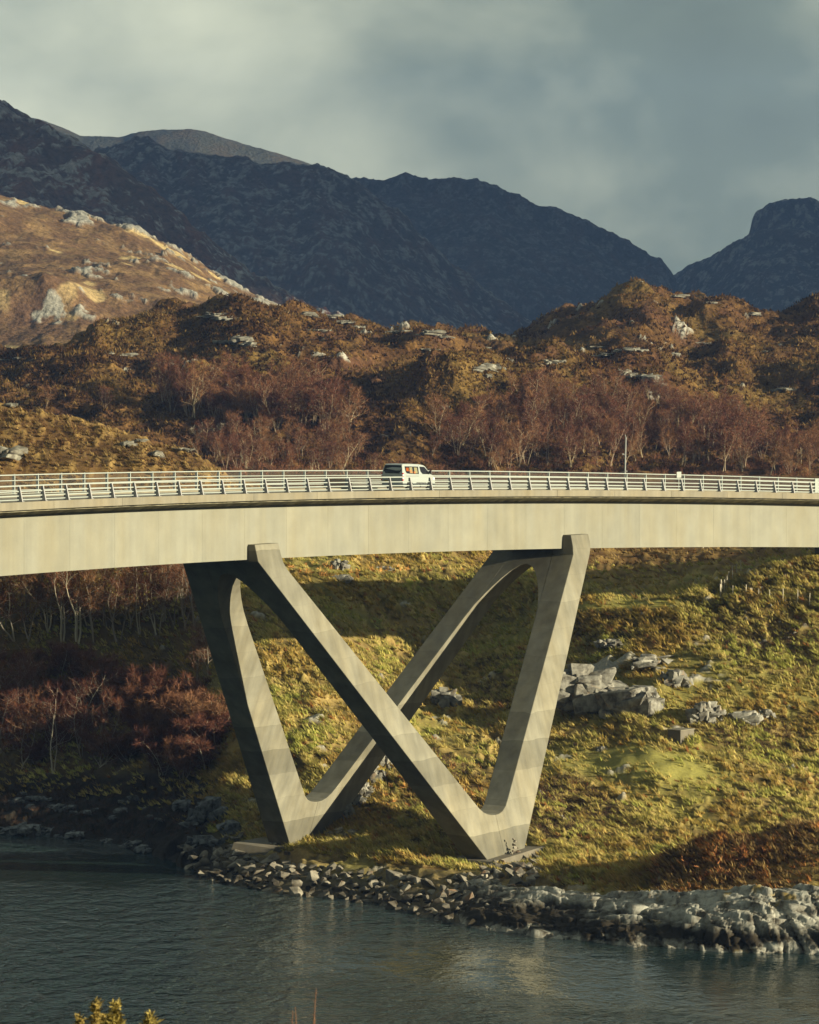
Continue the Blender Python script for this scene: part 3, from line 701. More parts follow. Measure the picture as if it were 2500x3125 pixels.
# ------------------------------------------------------------------ bridge
O_ = np.array([409.455, 54.975]); R_ = 477.17; TH0 = math.atan2(300 - O_[1], 0 - O_[0])
def zc(s): return 30.19 - 0.0295 * s - 0.00013 * s * s
def B(s, n, z=0.0):
    """a point of the bridge: s along it, n metres to the camera's side of its near edge, z above the edge beam top"""
    th = TH0 - s / R_
    return Vector((O_[0] + (R_ - n) * math.cos(th), O_[1] + (R_ - n) * math.sin(th), zc(s) + z))
S0, S1 = -114.0, 129.0
bridge = empty('road_bridge', B(0, -5, -4.88))
tag(bridge, 'long curved concrete box girder road bridge standing on splayed V-shaped legs', 'bridge')
def child(o):
    o.parent = bridge
    o.matrix_parent_inverse = Matrix.Translation(-bridge.location)
    return o
def sweep(name, prof, s0, s1, step, mat, close=True, bevel=0.0):
    """a cross-section (n, z) carried along the bridge"""
    ns = max(1, int(math.ceil((s1 - s0) / step)))
    V = []; k = len(prof)
    for i in range(ns + 1):
        s = s0 + (s1 - s0) * i / ns
        V += [tuple(B(s, n, z)) for n, z in prof]
    fc = []
    for i in range(ns):
        for j in range(k if close else k - 1):
            a = i * k + j; b2 = i * k + (j + 1) % k
            fc.append((a, b2, b2 + k, a + k))
    bm = bmesh.new()
    vs = [bm.verts.new(v) for v in V]
    for f in fc: bm.faces.new([vs[i] for i in f])
    if close:
        bm.faces.new([vs[j] for j in range(k)][::-1]); bm.faces.new([vs[ns * k + j] for j in range(k)])
    return bm_obj(name, bm, mat, None, bevel)
OV = 2.5          # cantilever beyond the web
prof_box = [(-OV, -4.88), (-OV, -0.62), (-10 + OV, -0.62), (-10 + OV, -4.88)]
s = S0
joints = [S0]
while s < S1 - 0.1:
    s = s + 5.9
    joints.append(min(s, S1))
for a, b2 in zip(joints[:-1], joints[1:]):
    child(sweep('girder_segment', prof_box, a + 0.006, b2 - 0.006, 1.5, M['web'], True))
    # the cantilever haunch, stained by run-off
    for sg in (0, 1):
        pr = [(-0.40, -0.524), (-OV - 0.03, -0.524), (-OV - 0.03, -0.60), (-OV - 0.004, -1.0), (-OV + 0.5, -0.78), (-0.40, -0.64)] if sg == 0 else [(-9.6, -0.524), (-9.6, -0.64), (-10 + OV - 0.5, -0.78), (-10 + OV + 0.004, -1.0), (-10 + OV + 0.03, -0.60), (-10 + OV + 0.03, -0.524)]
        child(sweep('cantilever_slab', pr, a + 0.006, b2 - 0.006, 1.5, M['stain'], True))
child(sweep('deck_slab', [(-0.65, -0.12), (-0.65, -0.52), (-9.35, -0.52), (-9.35, -0.12)], S0, S1, 1.5, M['foot'], True))
child(sweep('road_surface', [(-0.65, -0.10), (-8.0, -0.10)], S0, S1, 1.5, M['asphalt'], False))
child(sweep('footway', [(-8.0, -0.118), (-8.0, 0.02), (-9.35, 0.03), (-9.35, -0.118)], S0, S1, 1.5, M['edge'], True))
es = -49.5
eb = []
while es > S0: es -= 9.0
while es < S1:
    eb.append(es); es += 9.0
for a in eb:
    for pr in ([(0, 0), (-0.62, 0.0), (-0.62, -0.10), (-0.42, -0.10), (-0.42, -0.52), (0.0, -0.52)], [(-9.38, 0.0), (-10, 0), (-10, -0.52), (-9.58, -0.52), (-9.58, -0.10), (-9.38, -0.10)]):
        child(sweep('edge_beam', pr, a + 0.012, a + 8.988, 1.5, M['edge'], True, 0.015))
s = S0
while s < S1:
    child(sweep('lane_marking', [(-4.27, -0.094), (-4.39, -0.094)], s, s + 2.0, 1.0, M['paint'], False)); s += 7.0
for n in (-0.95, -7.75):
    child(sweep('edge_line', [(n, -0.094), (n - 0.12, -0.094)], S0, S1, 3.0, M['paint'], False))

# V legs: local frame of the pier
th = TH0 - 2.0 / R_
PN = Vector((-math.cos(th), -math.sin(th), 0)); PT = Vector((math.sin(th), -math.cos(th), 0))
PC = Vector((O_[0] + (R_ + 5) * math.cos(th), O_[1] + (R_ + 5) * math.sin(th), 0))
def PP(t, n, z): return PC + PT * t + PN * n + Vector((0, 0, z))
ZT = 26.5
def n_out(side, z): return (3.7 + 0.256 * (ZT - z)) if side > 0 else -(2.6 + 0.301 * (ZT - z))
def web_n(side, t): return side * 2.5 + (t) ** 2 / (2 * R_)
legL = [(-21.28, 26.93), (-21.28, 25.69), (1.18, 2.08), (2.1, 1.1), (3.95, 1.1), (3.95, 5.09), (3.4, 5.14), (2.85, 5.24), (2.3, 5.43), (1.72, 5.82), (-17.64, 24.9), (-18.02, 25.45), (-18.12, 26.0), (-18.15, 26.9)]
legR = [(3.95, 1.1), (6.1, 1.1), (6.99, 2.0), (27.91, 23.8), (28.35, 24.4), (28.48, 24.9), (28.47, 25.5), (25.5, 25.54), (25.42, 24.6), (25.2, 23.95), (6.4, 6.15), (5.75, 5.58), (5.1, 5.25), (4.5, 5.11), (3.95, 5.09)]
for side in (1, -1):
    for outline, zg in ((legL, 25.72), (legR, 24.0)):
        bm = bmesh.new()
        oo, ii, ear = [], [], []
        for t_, z_ in outline:
            no = n_out(side, z_)
            ni = no - side * 2.0
            ear.append(z_ > zg + 0.6)
            if ear[-1]: ni = web_n(side, t_) - side * 0.15
            oo.append(PP(t_, no, z_)); ii.append(PP(t_, ni, z_))
        n = len(oo); k0 = next(k for k in range(n) if ear[k] and not ear[k - 1])      # start at the first point of the ear beside the girder
        oo = oo[k0:] + oo[:k0]; ii = ii[k0:] + ii[:k0]; ne = sum(ear)
        a_ = [bm.verts.new(p) for p in oo]; b_ = [bm.verts.new(p) for p in ii]
        bm.faces.new(a_); bm.faces.new(b_[ne:][::-1]); bm.faces.new(([b_[-1]] + b_[:ne] + [b_[ne]])[::-1])
        for k in range(n):
            j = (k + 1) % n
            bm.faces.new((a_[k], b_[k], b_[j], a_[j]))
        child(bm_obj('leg', bm, M['leg'], None, 0.05))
def leg_t(which, z):
    lin = lambda z0, t0, z1, t1: t0 + (t1 - t0) * (z - z0) / (z1 - z0)
    if which == 'L':
        lo, hi = lin(2.08, 1.18, 25.69, -21.28), lin(5.82, 1.72, 24.9, -17.64)
    else:
        lo, hi = lin(6.15, 6.4, 23.95, 25.2), lin(2.0, 6.99, 23.8, 27.91)
    return float(lo), float(hi)
for which, ztop, apex in (('L', 25.76, 24.75), ('R', 24.38, 23.15)):
    spring = apex - 3.3
    pts = []
    zs = np.linspace(spring - 0.9, ztop, 7)
    for z_ in zs: pts.append((n_out(1, z_) - 2.0 + 0.01, z_))
    for z_ in zs[::-1]: pts.append((n_out(-1, z_) + 2.0 - 0.01, z_))
    # arch from the far leg's inner face to the near leg's
    na, nb = n_out(-1, spring) + 2.0, n_out(1, spring) - 2.0
    na0, nb0 = n_out(-1, spring - 0.9) + 2.0, n_out(1, spring - 0.9) - 2.0
    for k in range(0, 17):
        a = math.pi * (1 - k / 16)
        c_, h_ = (na + nb) / 2, (nb - na) / 2 - 0.02
        pts.append((c_ + h_ * math.cos(a), apex - (apex - spring) * abs(math.cos(a)) ** 1.8))
    bm = bmesh.new()
    bm_prism(bm, [PP(leg_t(which, z_)[0] + 0.004, n, z_) for n, z_ in pts], [PP(leg_t(which, z_)[1] - 0.004, n, z_) for n, z_ in pts])
    child(bm_obj('crossbeam', bm, M['leg'], None, 0.0))
# footings with sloping tops
bm = bmesh.new()
bm_hexa(bm, [PP(*p) for p in ((-1.8, 11.4, -1), (11.4, 11.4, -1), (11.4, 6.6, -1), (-1.8, 6.6, -1), (0.6, 10.9, 1.98), (10.6, 10.9, 2.35), (10.6, 7.2, 2.3), (0.6, 7.2, 1.98))])
child(bm_obj('footing', bm, M['foot'], None, 0.04))
bm = bmesh.new()
bm_hexa(bm, [PP(*p) for p in ((-0.4, -6.6, -1), (8.6, -6.6, -1), (8.6, -12.6, -1), (-1.8, -12.6, -1), (0.3, -7.2, 1.62), (8.0, -7.2, 1.75), (8.0, -11.8, 2.05), (-1.0, -11.8, 2.1))])
child(bm_obj('footing', bm, M['foot'], None, 0.04))
# the wall pier where the bridge meets the hillside
bm = bmesh.new()
c8 = [tuple(B(a, n, 0)[:2]) for a, n in ((74.5, -2.9), (77.0, -2.9), (77.0, -7.1), (74.5, -7.1))]
bm_hexa(bm, [(x, y, 17.0) for x, y in c8] + [(x, y, zc(75.7) - 4.9) for x, y in c8])
child(bm_obj('wall_pier', bm, M['foot'], None, 0.05))

# ------------------------------------------------------------------ parapets
def rail_sweep(name, n, z, w, h, s0, s1, mat, parent):
    o = sweep(name, [(n - w / 2, z - h / 2), (n + w / 2, z - h / 2), (n + w / 2, z + h / 2), (n - w / 2, z + h / 2)], s0, s1, 3.0, mat, True)
    o.parent = parent; o.matrix_parent_inverse = Matrix.Translation(-parent.location)
    return o
near_p = empty('parapet_railing', B(0, -0.3, 0))
tag(near_p, 'white four-rail metal parapet on leaning tapered posts along the sunlit edge of the deck', 'railing')
far_p = empty('parapet_railing', B(0, -9.7, 0))
tag(far_p, 'taller white metal parapet with upright posts and mesh on the deck edge behind the van', 'railing')
for zr, hr_ in ((1.03, 0.085), (0.67, 0.07), (0.38, 0.07), (0.13, 0.06)):
    rail_sweep('rail', -0.36 - (0.1 if zr < 0.9 else 0.06), zr, 0.09, hr_, S0, S1, M['rail'], near_p)
def basis(s):
    th = TH0 - s / R_
    return Vector((-math.cos(th), -math.sin(th), 0)), Vector((math.sin(th), -math.cos(th), 0))
bm = bmesh.new()      # tapered plate post: web, outer flange, foot plate
bm_hexa(bm, [(-0.03, -0.30, 0.02), (0.03, -0.30, 0.02), (0.03, 0.10, 0.02), (-0.03, 0.10, 0.02), (-0.03, -0.24, 1.02), (0.03, -0.24, 1.02), (0.03, -0.12, 1.02), (-0.03, -0.12, 1.02)])
bm_hexa(bm, [(-0.06, 0.10, 0.02), (0.06, 0.10, 0.02), (0.06, 0.125, 0.02), (-0.06, 0.125, 0.02), (-0.06, -0.12, 1.02), (0.06, -0.12, 1.02), (0.06, -0.095, 1.02), (-0.06, -0.095, 1.02)])
bm_box(bm, -0.14, 0.14, -0.36, 0.19, 0.0, 0.022)
post_near = bm_obj('post', bm, M['post'])
bm = bmesh.new()
bm_box(bm, -0.045, 0.045, -0.04, 0.04, 0.0, 1.37); bm_box(bm, -0.03, 0.03, -0.16, -0.045, 0.0, 1.30); bm_box(bm, -0.12, 0.12, -0.18, 0.10, 0.0, 0.022); bm_box(bm, -0.035, 0.035, -0.03, 0.03, 1.37, 1.41)
post_far = bm_obj('post', bm, M['rail'])
def put_posts(proto, parent, n, s_first, step, s1):
    s = s_first; first = True
    while s < s1:
        o = proto if first else proto.copy()
        if not first: COL.objects.link(o)
        first = False
        nn, tt = basis(s)
        o.parent = parent; o.matrix_parent_inverse = Matrix.Translation(-parent.location)
        o.matrix_basis = Matrix.Translation(B(s, n, 0.001)) @ Matrix(((tt.x, nn.x, 0, 0), (tt.y, nn.y, 0, 0), (0, 0, 1, 0), (0, 0, 0, 1)))
        s += step
put_posts(post_near, near_p, -0.28, S0 + 0.75, 3.0, S1)
put_posts(post_far, far_p, -9.72, S0 + 0.4, 3.0, S1)
for zr, hr_ in ((1.35, 0.07), (0.97, 0.055), (0.60, 0.055), (0.30, 0.05), (0.07, 0.05)):
    rail_sweep('rail', -9.62, zr, 0.07, hr_, S0, S1, M['rail'], far_p)
# fine wire mesh behind the rails
V, fc = [], []
s = S0
while s < S1:
    p = B(s, -9.72, 0); q = B(s + 0.006, -9.72, 0)
    i = len(V)
    V += [(p.x, p.y, p.z + 0.1), (q.x, q.y, q.z + 0.1), (q.x, q.y, q.z + 1.3), (p.x, p.y, p.z + 1.3)]
    fc.append((i, i + 1, i + 2, i + 3)); s += 0.09
wm_ = mesh_np('wire_mesh', V, fc, M['wire']); wm_['kind'] = 'stuff'
wm_.parent = far_p; wm_.matrix_parent_inverse = Matrix.Translation(-far_p.location)

# ------------------------------------------------------------------ copies
def copy_tree(o, parent=None):
    c_ = o.copy(); COL.objects.link(c_)
    if parent: c_.parent = parent
    for ch in list(o.children):
        copy_tree(ch, c_)
    return c_
def s_at(px, n):
    a, b2 = -110.0, 125.0
    for _ in range(50):
        m = (a + b2) / 2; p = B(m, n)
        if CX + F * p.x / p.y < px: a = m
        else: b2 = m
    return a

# ------------------------------------------------------------------ van
def build_van():
    MV = {
        'body': plain('white van paint', (0.297, 0.32, 0.302), 0.3, 0.5, 0, 0.02, 1.0),
        'glass': plain('tinted glass', (0.012, 0.012, 0.014), 0.06, 0.6),
        'trim': plain('grey plastic trim', (0.06, 0.055, 0.055), 0.6, 0.3),
        'tyre': plain('tyre rubber', (0.018, 0.017, 0.016), 0.9, 0.2),
        'rim': plain('alloy rim', (0.34, 0.33, 0.31), 0.35, 0.5, 0.6),
        'red': plain('red lamp', (0.42, 0.015, 0.012), 0.25, 0.5),
        'clear': plain('clear lamp', (0.75, 0.72, 0.70), 0.2, 0.5),
        'plate': plain('yellow number plate', (0.65, 0.48, 0.08), 0.5, 0.3),
        'orange': plain('orange lettering', (0.55, 0.12, 0.008), 0.5, 0.2),
        'curtain': plain('beige curtain', (0.20, 0.18, 0.10), 0.9, 0.1, 0, 0.25, 30.0),
    }
    sr = s_at(1250, -2.9)                       # rear axle
    nn, tt = basis(sr + 1.4)
    base = B(sr, -3.85, -0.0985)
    pitch = -0.0295 - 0.00026 * sr
    root = empty('van', base)
    fwd = Vector((tt.x, tt.y, pitch)).normalized(); left = -nn; up = fwd.cross(left).normalized()
    root.matrix_world = Matrix(((fwd.x, left.x, up.x, base.x), (fwd.y, left.y, up.y, base.y), (fwd.z, left.z, up.z, base.z), (0, 0, 0, 1)))
    root.scale = (1.03, 1.0, 1.07)
    tag(root, 'white panel van with orange lettering in its side window driving away over the bridge', 'van')
    def arch(cx, r=0.43, n=10):
        return [(cx - r * math.cos(math.pi * i / n), 0.34 + r * math.sin(math.pi * i / n) * 0.98) for i in range(n + 1)]
    # x runs from the rear axle; outline of the flank below the belt line
    low_ = [(-0.98, 0.42), (-0.90, 0.30), (-0.45, 0.28)] + arch(0.0) + [(0.5, 0.24), (2.42, 0.24)] + arch(2.93) + [(3.40, 0.28), (3.86, 0.28), (3.95, 0.50), (3.93, 0.80), (3.80, 1.02), (3.30, 1.16), (3.02, 1.20), (-1.02, 1.20), (-1.03, 0.75)]
    upp_ = [(-1.02, 1.20), (3.02, 1.20), (2.72, 1.48), (2.36, 1.78), (2.16, 1.87), (1.6, 1.93), (0.3, 1.965), (-0.72, 1.95), (-0.88, 1.88), (-0.96, 1.60)]
    def wid(z): return 0.985 - max(0, z - 1.15) * 0.20 - max(0, z - 1.80) * 0.55
    def nose(x): return 0.0 if x < 3.1 else (x - 3.1) * 0.20
    bm = bmesh.new()
    V = {}
    def v(x, z, sg):
        k = (round(x, 4), round(z, 4), sg)
        if k not in V: V[k] = bm.verts.new((x, sg * (wid(z) - nose(x)), z))
        return V[k]
    for sg in (-1, 1):
        bm.faces.new([v(x, z, sg) for x, z in low_]); bm.faces.new([v(x, z, sg) for x, z in upp_])
    ring = low_[:-2] + upp_[2:] + low_[-1:]
    ring = low_[:low_.index((3.02, 1.20)) + 1] + upp_[2:] + [(-1.02, 1.20), (-1.03, 0.75)]
    for i in range(len(ring)):
        a, b2 = ring[i], ring[(i + 1) % len(ring)]
        bm.faces.new((v(*a, -1), v(*b2, -1), v(*b2, 1), v(*a, 1)))
    bm_obj('body', bm, MV['body'], root, 0.05)
    def panel(name, pts, mat, side, lift, par=root):
        """flat piece laid on the flank; pts (x, z)"""
        bm = bmesh.new()
        f = lambda x, z, d: (x, side * (wid(z) + d - nose(x)), z)
        bm_prism(bm, [f(x, z, lift) for x, z in pts], [f(x, z, -0.02) for x, z in pts])
        return bm_obj(name, bm, mat, par)
    for sd in (-1, 1):
        panel('side_window', [(-0.52, 1.36), (-0.45, 1.28), (0.1, 1.23), (1.28, 1.22), (1.30, 1.76), (-0.55, 1.78), (-0.56, 1.5)], MV['glass'], sd, 0.012)
        panel('door_window', [(1.60, 1.40), (1.82, 1.22), (2.78, 1.21), (2.62, 1.42), (2.20, 1.74), (1.55, 1.76)], MV['glass'], sd, 0.012)
        panel('side_moulding', [(0.95, 0.62), (2.35, 0.60), (2.42, 0.55), (0.95, 0.55)], MV['trim'], sd, 0.02)
        panel('sill', [(0.5, 0.26), (2.42, 0.26), (2.42, 0.33), (0.5, 0.33)], MV['trim'], sd, 0.006)
        panel('door_handle', [(1.55, 1.02), (1.72, 1.02), (1.72, 0.99), (1.55, 0.99)], MV['trim'], sd, 0.03)
        panel('door_gap', [(1.43, 0.42), (1.445, 0.42), (1.445, 1.86), (1.43, 1.86)], MV['trim'], sd, 0.003)
        panel('slide_rail', [(-0.6, 1.085), (1.3, 1.085), (1.3, 1.065), (-0.6, 1.065)], MV['trim'], sd, 0.003)
    for pts in ([(0.0, 1.28), (0.02, 1.72), (0.42, 1.72), (0.40, 1.27)], [(0.66, 1.27), (0.68, 1.70), (1.10, 1.69), (1.12, 1.27)]):
        panel('curtain', pts, MV['curtain'], -1, 0.016)
    # the lettering in the side window
    def text(tx, x, z, size):
        cu = bpy.data.curves.new('lettering', 'FONT'); cu.body = tx; cu.size = size; cu.extrude = 0.002
        to = bpy.data.objects.new('lettering', cu); COL.objects.link(to)
        dg = bpy.context.evaluated_depsgraph_get()
        me = bpy.data.meshes.new_from_object(to.evaluated_get(dg)); bpy.data.objects.remove(to)
        me.materials.append(MV['orange'])
        o = bpy.data.objects.new('lettering', me); COL.objects.link(o); o.parent = root
        lean = math.atan(0.20)
        o.matrix_basis = Matrix.Translation((x, -(wid(z) + 0.022), z)) @ Matrix.Rotation(math.pi / 2 - lean, 4, 'X')
        return o
    text('SEL', -0.52, 1.44, 0.34); text('.CL', -0.02, 1.31, 0.28); text('SO', 0.52, 1.26, 0.22)
    # rear
    def rear(name, pts, mat, lift=0.012, par=root):
        bm = bmesh.new()
        fx = lambda z: -1.03 if z < 0.75 else (-1.03 + (z - 0.75) / 0.45 * 0.01 if z < 1.2 else np.interp(z, [1.2, 1.6, 1.88], [-1.02, -0.96, -0.88]))
        bm_prism(bm, [(fx(z) - lift, y, z) for y, z in pts], [(fx(z) + 0.02, y, z) for y, z in pts])
        return bm_obj(name, bm, mat, par)
    rear('rear_window', [(-0.80, 1.46), (-0.62, 1.26), (0.62, 1.26), (0.80, 1.46), (0.76, 1.84), (0.3, 1.86), (-0.3, 1.86), (-0.76, 1.84)], MV['glass'])
    for sg in (-1, 1):
        bm = bmesh.new()
        zz = [(0.74, MV['red']), (0.86, MV['clear']), (0.98, MV['red']), (1.10, MV['clear']), (1.20, MV['red'])]
        for z0, mt in zz:
            bm = bmesh.new()
            bm_box(bm, -1.06, -0.93, min(sg * 0.90, sg * 1.0), max(sg * 0.90, sg * 1.0), z0, z0 + 0.105)
            bm_obj('tail_light', bm, mt, root, 0.01)
        bm = bmesh.new(); bm_hexa(bm, [(2.72, sg * 0.98, 1.24), (2.86, sg * 0.98, 1.24), (2.86, sg * 1.20, 1.24), (2.72, sg * 1.20, 1.24), (2.70, sg * 0.99, 1.48), (2.80, sg * 0.99, 1.48), (2.80, sg * 1.20, 1.50), (2.70, sg * 1.20, 1.50)])
        bm_obj('mirror', bm, MV['dark'] if 'dark' in MV else MV['trim'], root, 0.02)
        for cx in (0.0, 2.93):
            bm = bmesh.new(); bm_cyl(bm, (cx, sg * 0.74, 0.335), (cx, sg * 0.955, 0.335), 0.335, None, 24)
            w = bm_obj('wheel', bm, MV['tyre'], root, 0.03)
            bm = bmesh.new(); bm_cyl(bm, (cx, sg * 0.94, 0.335), (cx, sg * 0.962, 0.335), 0.215, 0.20, 20)
            for k in range(5):
                a = 2 * math.pi * k / 5
                bm_hexa(bm, [(cx + 0.03 * math.cos(a + d), sg * yy, 0.335 + 0.03 * math.sin(a + d)) if False else (cx + rr * math.cos(a + d), sg * yy, 0.335 + rr * math.sin(a + d)) for yy in (0.955, 0.972) for rr, d in ((0.03, -0.6), (0.2, -0.14), (0.2, 0.14), (0.03, 0.6))])
            bm_obj('rim', bm, MV['rim'], w)
    bm = bmesh.new(); bm_box(bm, -1.10, -0.94, -0.86, 0.86, 0.34, 0.52); bm_obj('bumper', bm, MV['body'], root, 0.04)
    rear('number_plate', [(0.15, 0.60), (0.67, 0.60), (0.67, 0.71), (0.15, 0.71)], MV['plate'], 0.02)
    rear('door_handle', [(-0.10, 1.02), (0.16, 1.02), (0.16, 1.07), (-0.10, 1.07)], MV['trim'], 0.02)
    rear('plate_recess', [(0.05, 0.73), (0.77, 0.73), (0.77, 0.78), (0.05, 0.78)], MV['trim'], 0.012)
    bm = bmesh.new()
    bm_hexa(bm, [(3.035, -0.86, 1.215), (3.035, 0.86, 1.215), (2.40, 0.70, 1.775), (2.40, -0.70, 1.775), (3.05, -0.86, 1.235), (3.05, 0.86, 1.235), (2.415, 0.70, 1.79), (2.415, -0.70, 1.79)])
    bm_obj('windscreen', bm, MV['glass'], root)
    for sg in (-1, 1):
        bm = bmesh.new(); bm_hexa(bm, [(3.50, sg * 0.60, 0.82), (3.93, sg * 0.55, 0.82), (3.78, sg * 0.87, 0.82), (3.45, sg * 0.90, 0.82), (3.48, sg * 0.60, 1.02), (3.82, sg * 0.55, 0.98), (3.70, sg * 0.86, 1.02), (3.42, sg * 0.90, 1.04)])
        bm_obj('headlight', bm, MV['clear'], root)
    return root
build_van()

# ------------------------------------------------------------------ mast, signs
s_ = s_at(1906, -10.12)
p = B(s_, -10.12, -0.45)
mast = empty('instrument_mast', p)
tag(mast, 'slender pale grey pole with small instruments rising beyond the far parapet', 'mast')
bm = bmesh.new(); bm_cyl(bm, (0, 0, 0), (0.12, 0, 5.0), 0.09, 0.07, 10); bm_obj('pole', bm, M['pole'], mast)
bm = bmesh.new(); bm_box(bm, -0.06, 0.10, -0.1, 0.1, 0.05, 0.35); bm_obj('bracket', bm, M['post'], mast)
bm = bmesh.new(); bm_cyl(bm, (-0.30, 0, 1.9), (0.24, 0, 2.05), 0.03, None, 6); bm_obj('cross_arm', bm, M['dark'], mast)
for x, z, mt in ((-0.12, 1.95, 'dark'), (0.16, 2.02, 'pole'), (0.18, 0.95, 'pole'), (-0.10, 3.5, 'pole'), (-0.02, 3.3, 'dark')):
    bm = bmesh.new(); bm_hexa(bm, [(x - 0.1, -0.08, z - 0.05), (x + 0.1, -0.08, z - 0.08), (x + 0.1, 0.08, z - 0.08), (x - 0.1, 0.08, z - 0.05), (x - 0.1, -0.06, z + 0.07), (x + 0.1, -0.06, z + 0.03), (x + 0.1, 0.06, z + 0.03), (x - 0.1, 0.06, z + 0.07)])
    bm_obj('instrument', bm, M[mt], mast, 0.015)
bm = bmesh.new(); bm_cyl(bm, (0.115, 0, 5.0), (0.06, 0, 5.22), 0.03, 0.045, 8); bm_obj('finial', bm, M['pole'], mast)
def plate(name, px, n, w, z0, z1, label, cat, post=None):
    s_ = s_at(px, n); nn, tt = basis(s_)
    o = empty(name, B(s_, n, 0), math.atan2(tt.y, tt.x)); tag(o, label, cat)
    bm = bmesh.new(); bm_box(bm, -w / 2, w / 2, -0.035, -0.01, z0, z1); bm_obj('panel', bm, M['rail'], o, 0.01)
    bm = bmesh.new(); bm_box(bm, -0.03, 0.03, -0.008, 0.05, 0.02, z1 - 0.06); bm_obj('post', bm, M['rail'], o)
    if z0 > 1:
        for k in range(3):
            bm = bmesh.new(); bm_box(bm, -w * 0.36, w * 0.36, -0.040, -0.036, z0 + 0.08 + 0.13 * k, z0 + 0.10 + 0.13 * k); bm_obj('marking', bm, M['wire'], o)
    return o
plate('notice', 2072, -9.55, 0.72, 1.08, 1.62, 'small white notice fixed to the top rail of the mesh parapet', 'sign')
plate('upright_panel', 2493, -9.55, 0.62, 0.05, 1.40, 'tall white upright panel standing in the line of the mesh parapet', 'panel')

# ------------------------------------------------------------------ words for labels
def px_of(p): return CX + F * p[0] / p[1]
def py_of(p): return Y0 + F * (H - p[2]) / p[1]
def size_word(v, a, b2, words): return words[0] if v < a else (words[1] if v < b2 else words[2])
def by(p, marks):
    x = px_of(p)
    for lim, w in marks:
        if x < lim: return w
    return marks[-1][1]

# ------------------------------------------------------------------ rocks
def hull_rock(name, seed, mat, flat=0.75, n=16, sub=False):
    r = random.Random(seed)
    bm = bmesh.new()
    for i in range(n):
        v_ = Vector((r.gauss(0, 1), r.gauss(0, 1), r.gauss(0, 1))).normalized() * r.uniform(0.42, 0.56)
        bm.verts.new((v_.x * r.uniform(0.9, 1.25), v_.y, v_.z * flat))
    res = bmesh.ops.convex_hull(bm, input=bm.verts)
    junk = [g for g in res['geom_interior'] if isinstance(g, bmesh.types.BMVert)]
    bmesh.ops.delete(bm, geom=junk, context='VERTS')
    bmesh.ops.bevel(bm, geom=list(bm.edges), offset=0.018, segments=1, affect='EDGES', profile=0.5, clamp_overlap=True)
    o = bm_obj(name, bm, mat)
    COL.objects.unlink(o)
    return o.data
RR = random.Random(11)
def crag(seed, nblocks, size, flat, bev):
    """outcrop of unit size: fractured blocks packed into one mass"""
    r = random.Random(seed)
    bm = bmesh.new()
    for i in range(nblocks):
        a_ = r.uniform(0, 6.283); q = math.sqrt(r.random()) * 0.42
        cx_, cy_ = q * math.cos(a_), q * math.sin(a_)
        top = math.sqrt(max(0.02, 1 - (q / 0.5) ** 2))
        cz_ = r.uniform(-0.15, 0.42) * top * flat
        s_ = size * r.choice((0.55, 0.8, 1.0, 1.3, 1.7)) * r.uniform(0.85, 1.15)
        t2 = bmesh.new()
        rot = Matrix.Rotation(r.uniform(-0.35, 0.35) + seed, 3, 'Z') @ Matrix.Rotation(r.uniform(-0.25, 0.25), 3, 'X') @ Matrix.Rotation(r.uniform(-0.2, 0.3), 3, 'Y')
        sx, sy_, sz = s_ * r.uniform(0.7, 1.4), s_ * r.uniform(0.7, 1.2), s_ * r.uniform(0.5, 1.1) * flat
        for k in range(11):
            v_ = Vector([r.choice((-1, 1)) * r.uniform(0.45, 1.0) for _ in range(3)])
            v_ = Vector((v_.x * sx, v_.y * sy_, v_.z * sz)) * 0.5
            t2.verts.new(rot @ v_ + Vector((cx_, cy_, cz_)))
        res = bmesh.ops.convex_hull(t2, input=t2.verts)
        bmesh.ops.delete(t2, geom=[g for g in res['geom_interior'] if isinstance(g, bmesh.types.BMVert)], context='VERTS')
        if bev: bmesh.ops.bevel(t2, geom=list(t2.edges), offset=bev * s_, segments=1, affect='EDGES', profile=0.5, clamp_overlap=True)
        tmp = bpy.data.meshes.new('tmp'); t2.to_mesh(tmp); t2.free(); bm.from_mesh(tmp); bpy.data.meshes.remove(tmp)
    bmesh.ops.recalc_face_normals(bm, faces=bm.faces)
    me = bpy.data.meshes.new('rock_outcrop'); bm.to_mesh(me); bm.free()
    return me
LUMPS = [crag(i, 70, 0.25, 0.8, 0.06) for i in range(5)]
SLABS = [crag(20 + i, 22, 0.36, 0.55, 0.08) for i in range(5)]
def outcrop(px, py, w, d, h, label, k, land=bank, mat='rock', rz=0.0, sink=0.45, group=None, cat='rock', name='rock_outcrop'):
    p = land.pick(px, py)
    if p is None: return None
    me = (SLABS if mat in ('hillrock', 'shaderock') else LUMPS)[k % 5]
    if me.materials and me.materials[0] is not M[mat]:
        me = me.copy(); me.materials.clear()
    if not me.materials: me.materials.append(M[mat])
    o = bpy.data.objects.new(name, me); COL.objects.link(o)
    o.scale = (w, d, h / 0.7); o.rotation_euler = (0, 0, rz)
    o.location = (p[0], p[1] + d * 0.3, p[2] + h * (0.5 - sink))
    tag(o, label, cat, group)
    return o
outcrop(1790, 2172, 6.8, 4.2, 5.0, 'big pale fractured rock face with rusty patch beside the tall leg', 0, rz=0.2, sink=0.32)
outcrop(1925, 2175, 6.0, 3.6, 3.6, 'dark undercut end of the pale crag on the grassy slope', 3, rz=-0.3)
outcrop(1872, 1975, 3.0, 2.0, 1.3, 'small pale slab lying on the grass above the big rock face', 2)
outcrop(1995, 2035, 4.2, 2.4, 1.6, 'long pale broken ledge above the dark undercut crag', 1, rz=0.4)
outcrop(2058, 2095, 3.0, 2.2, 2.2, 'rounded pale rock knob at the end of the broken ledge', 4)
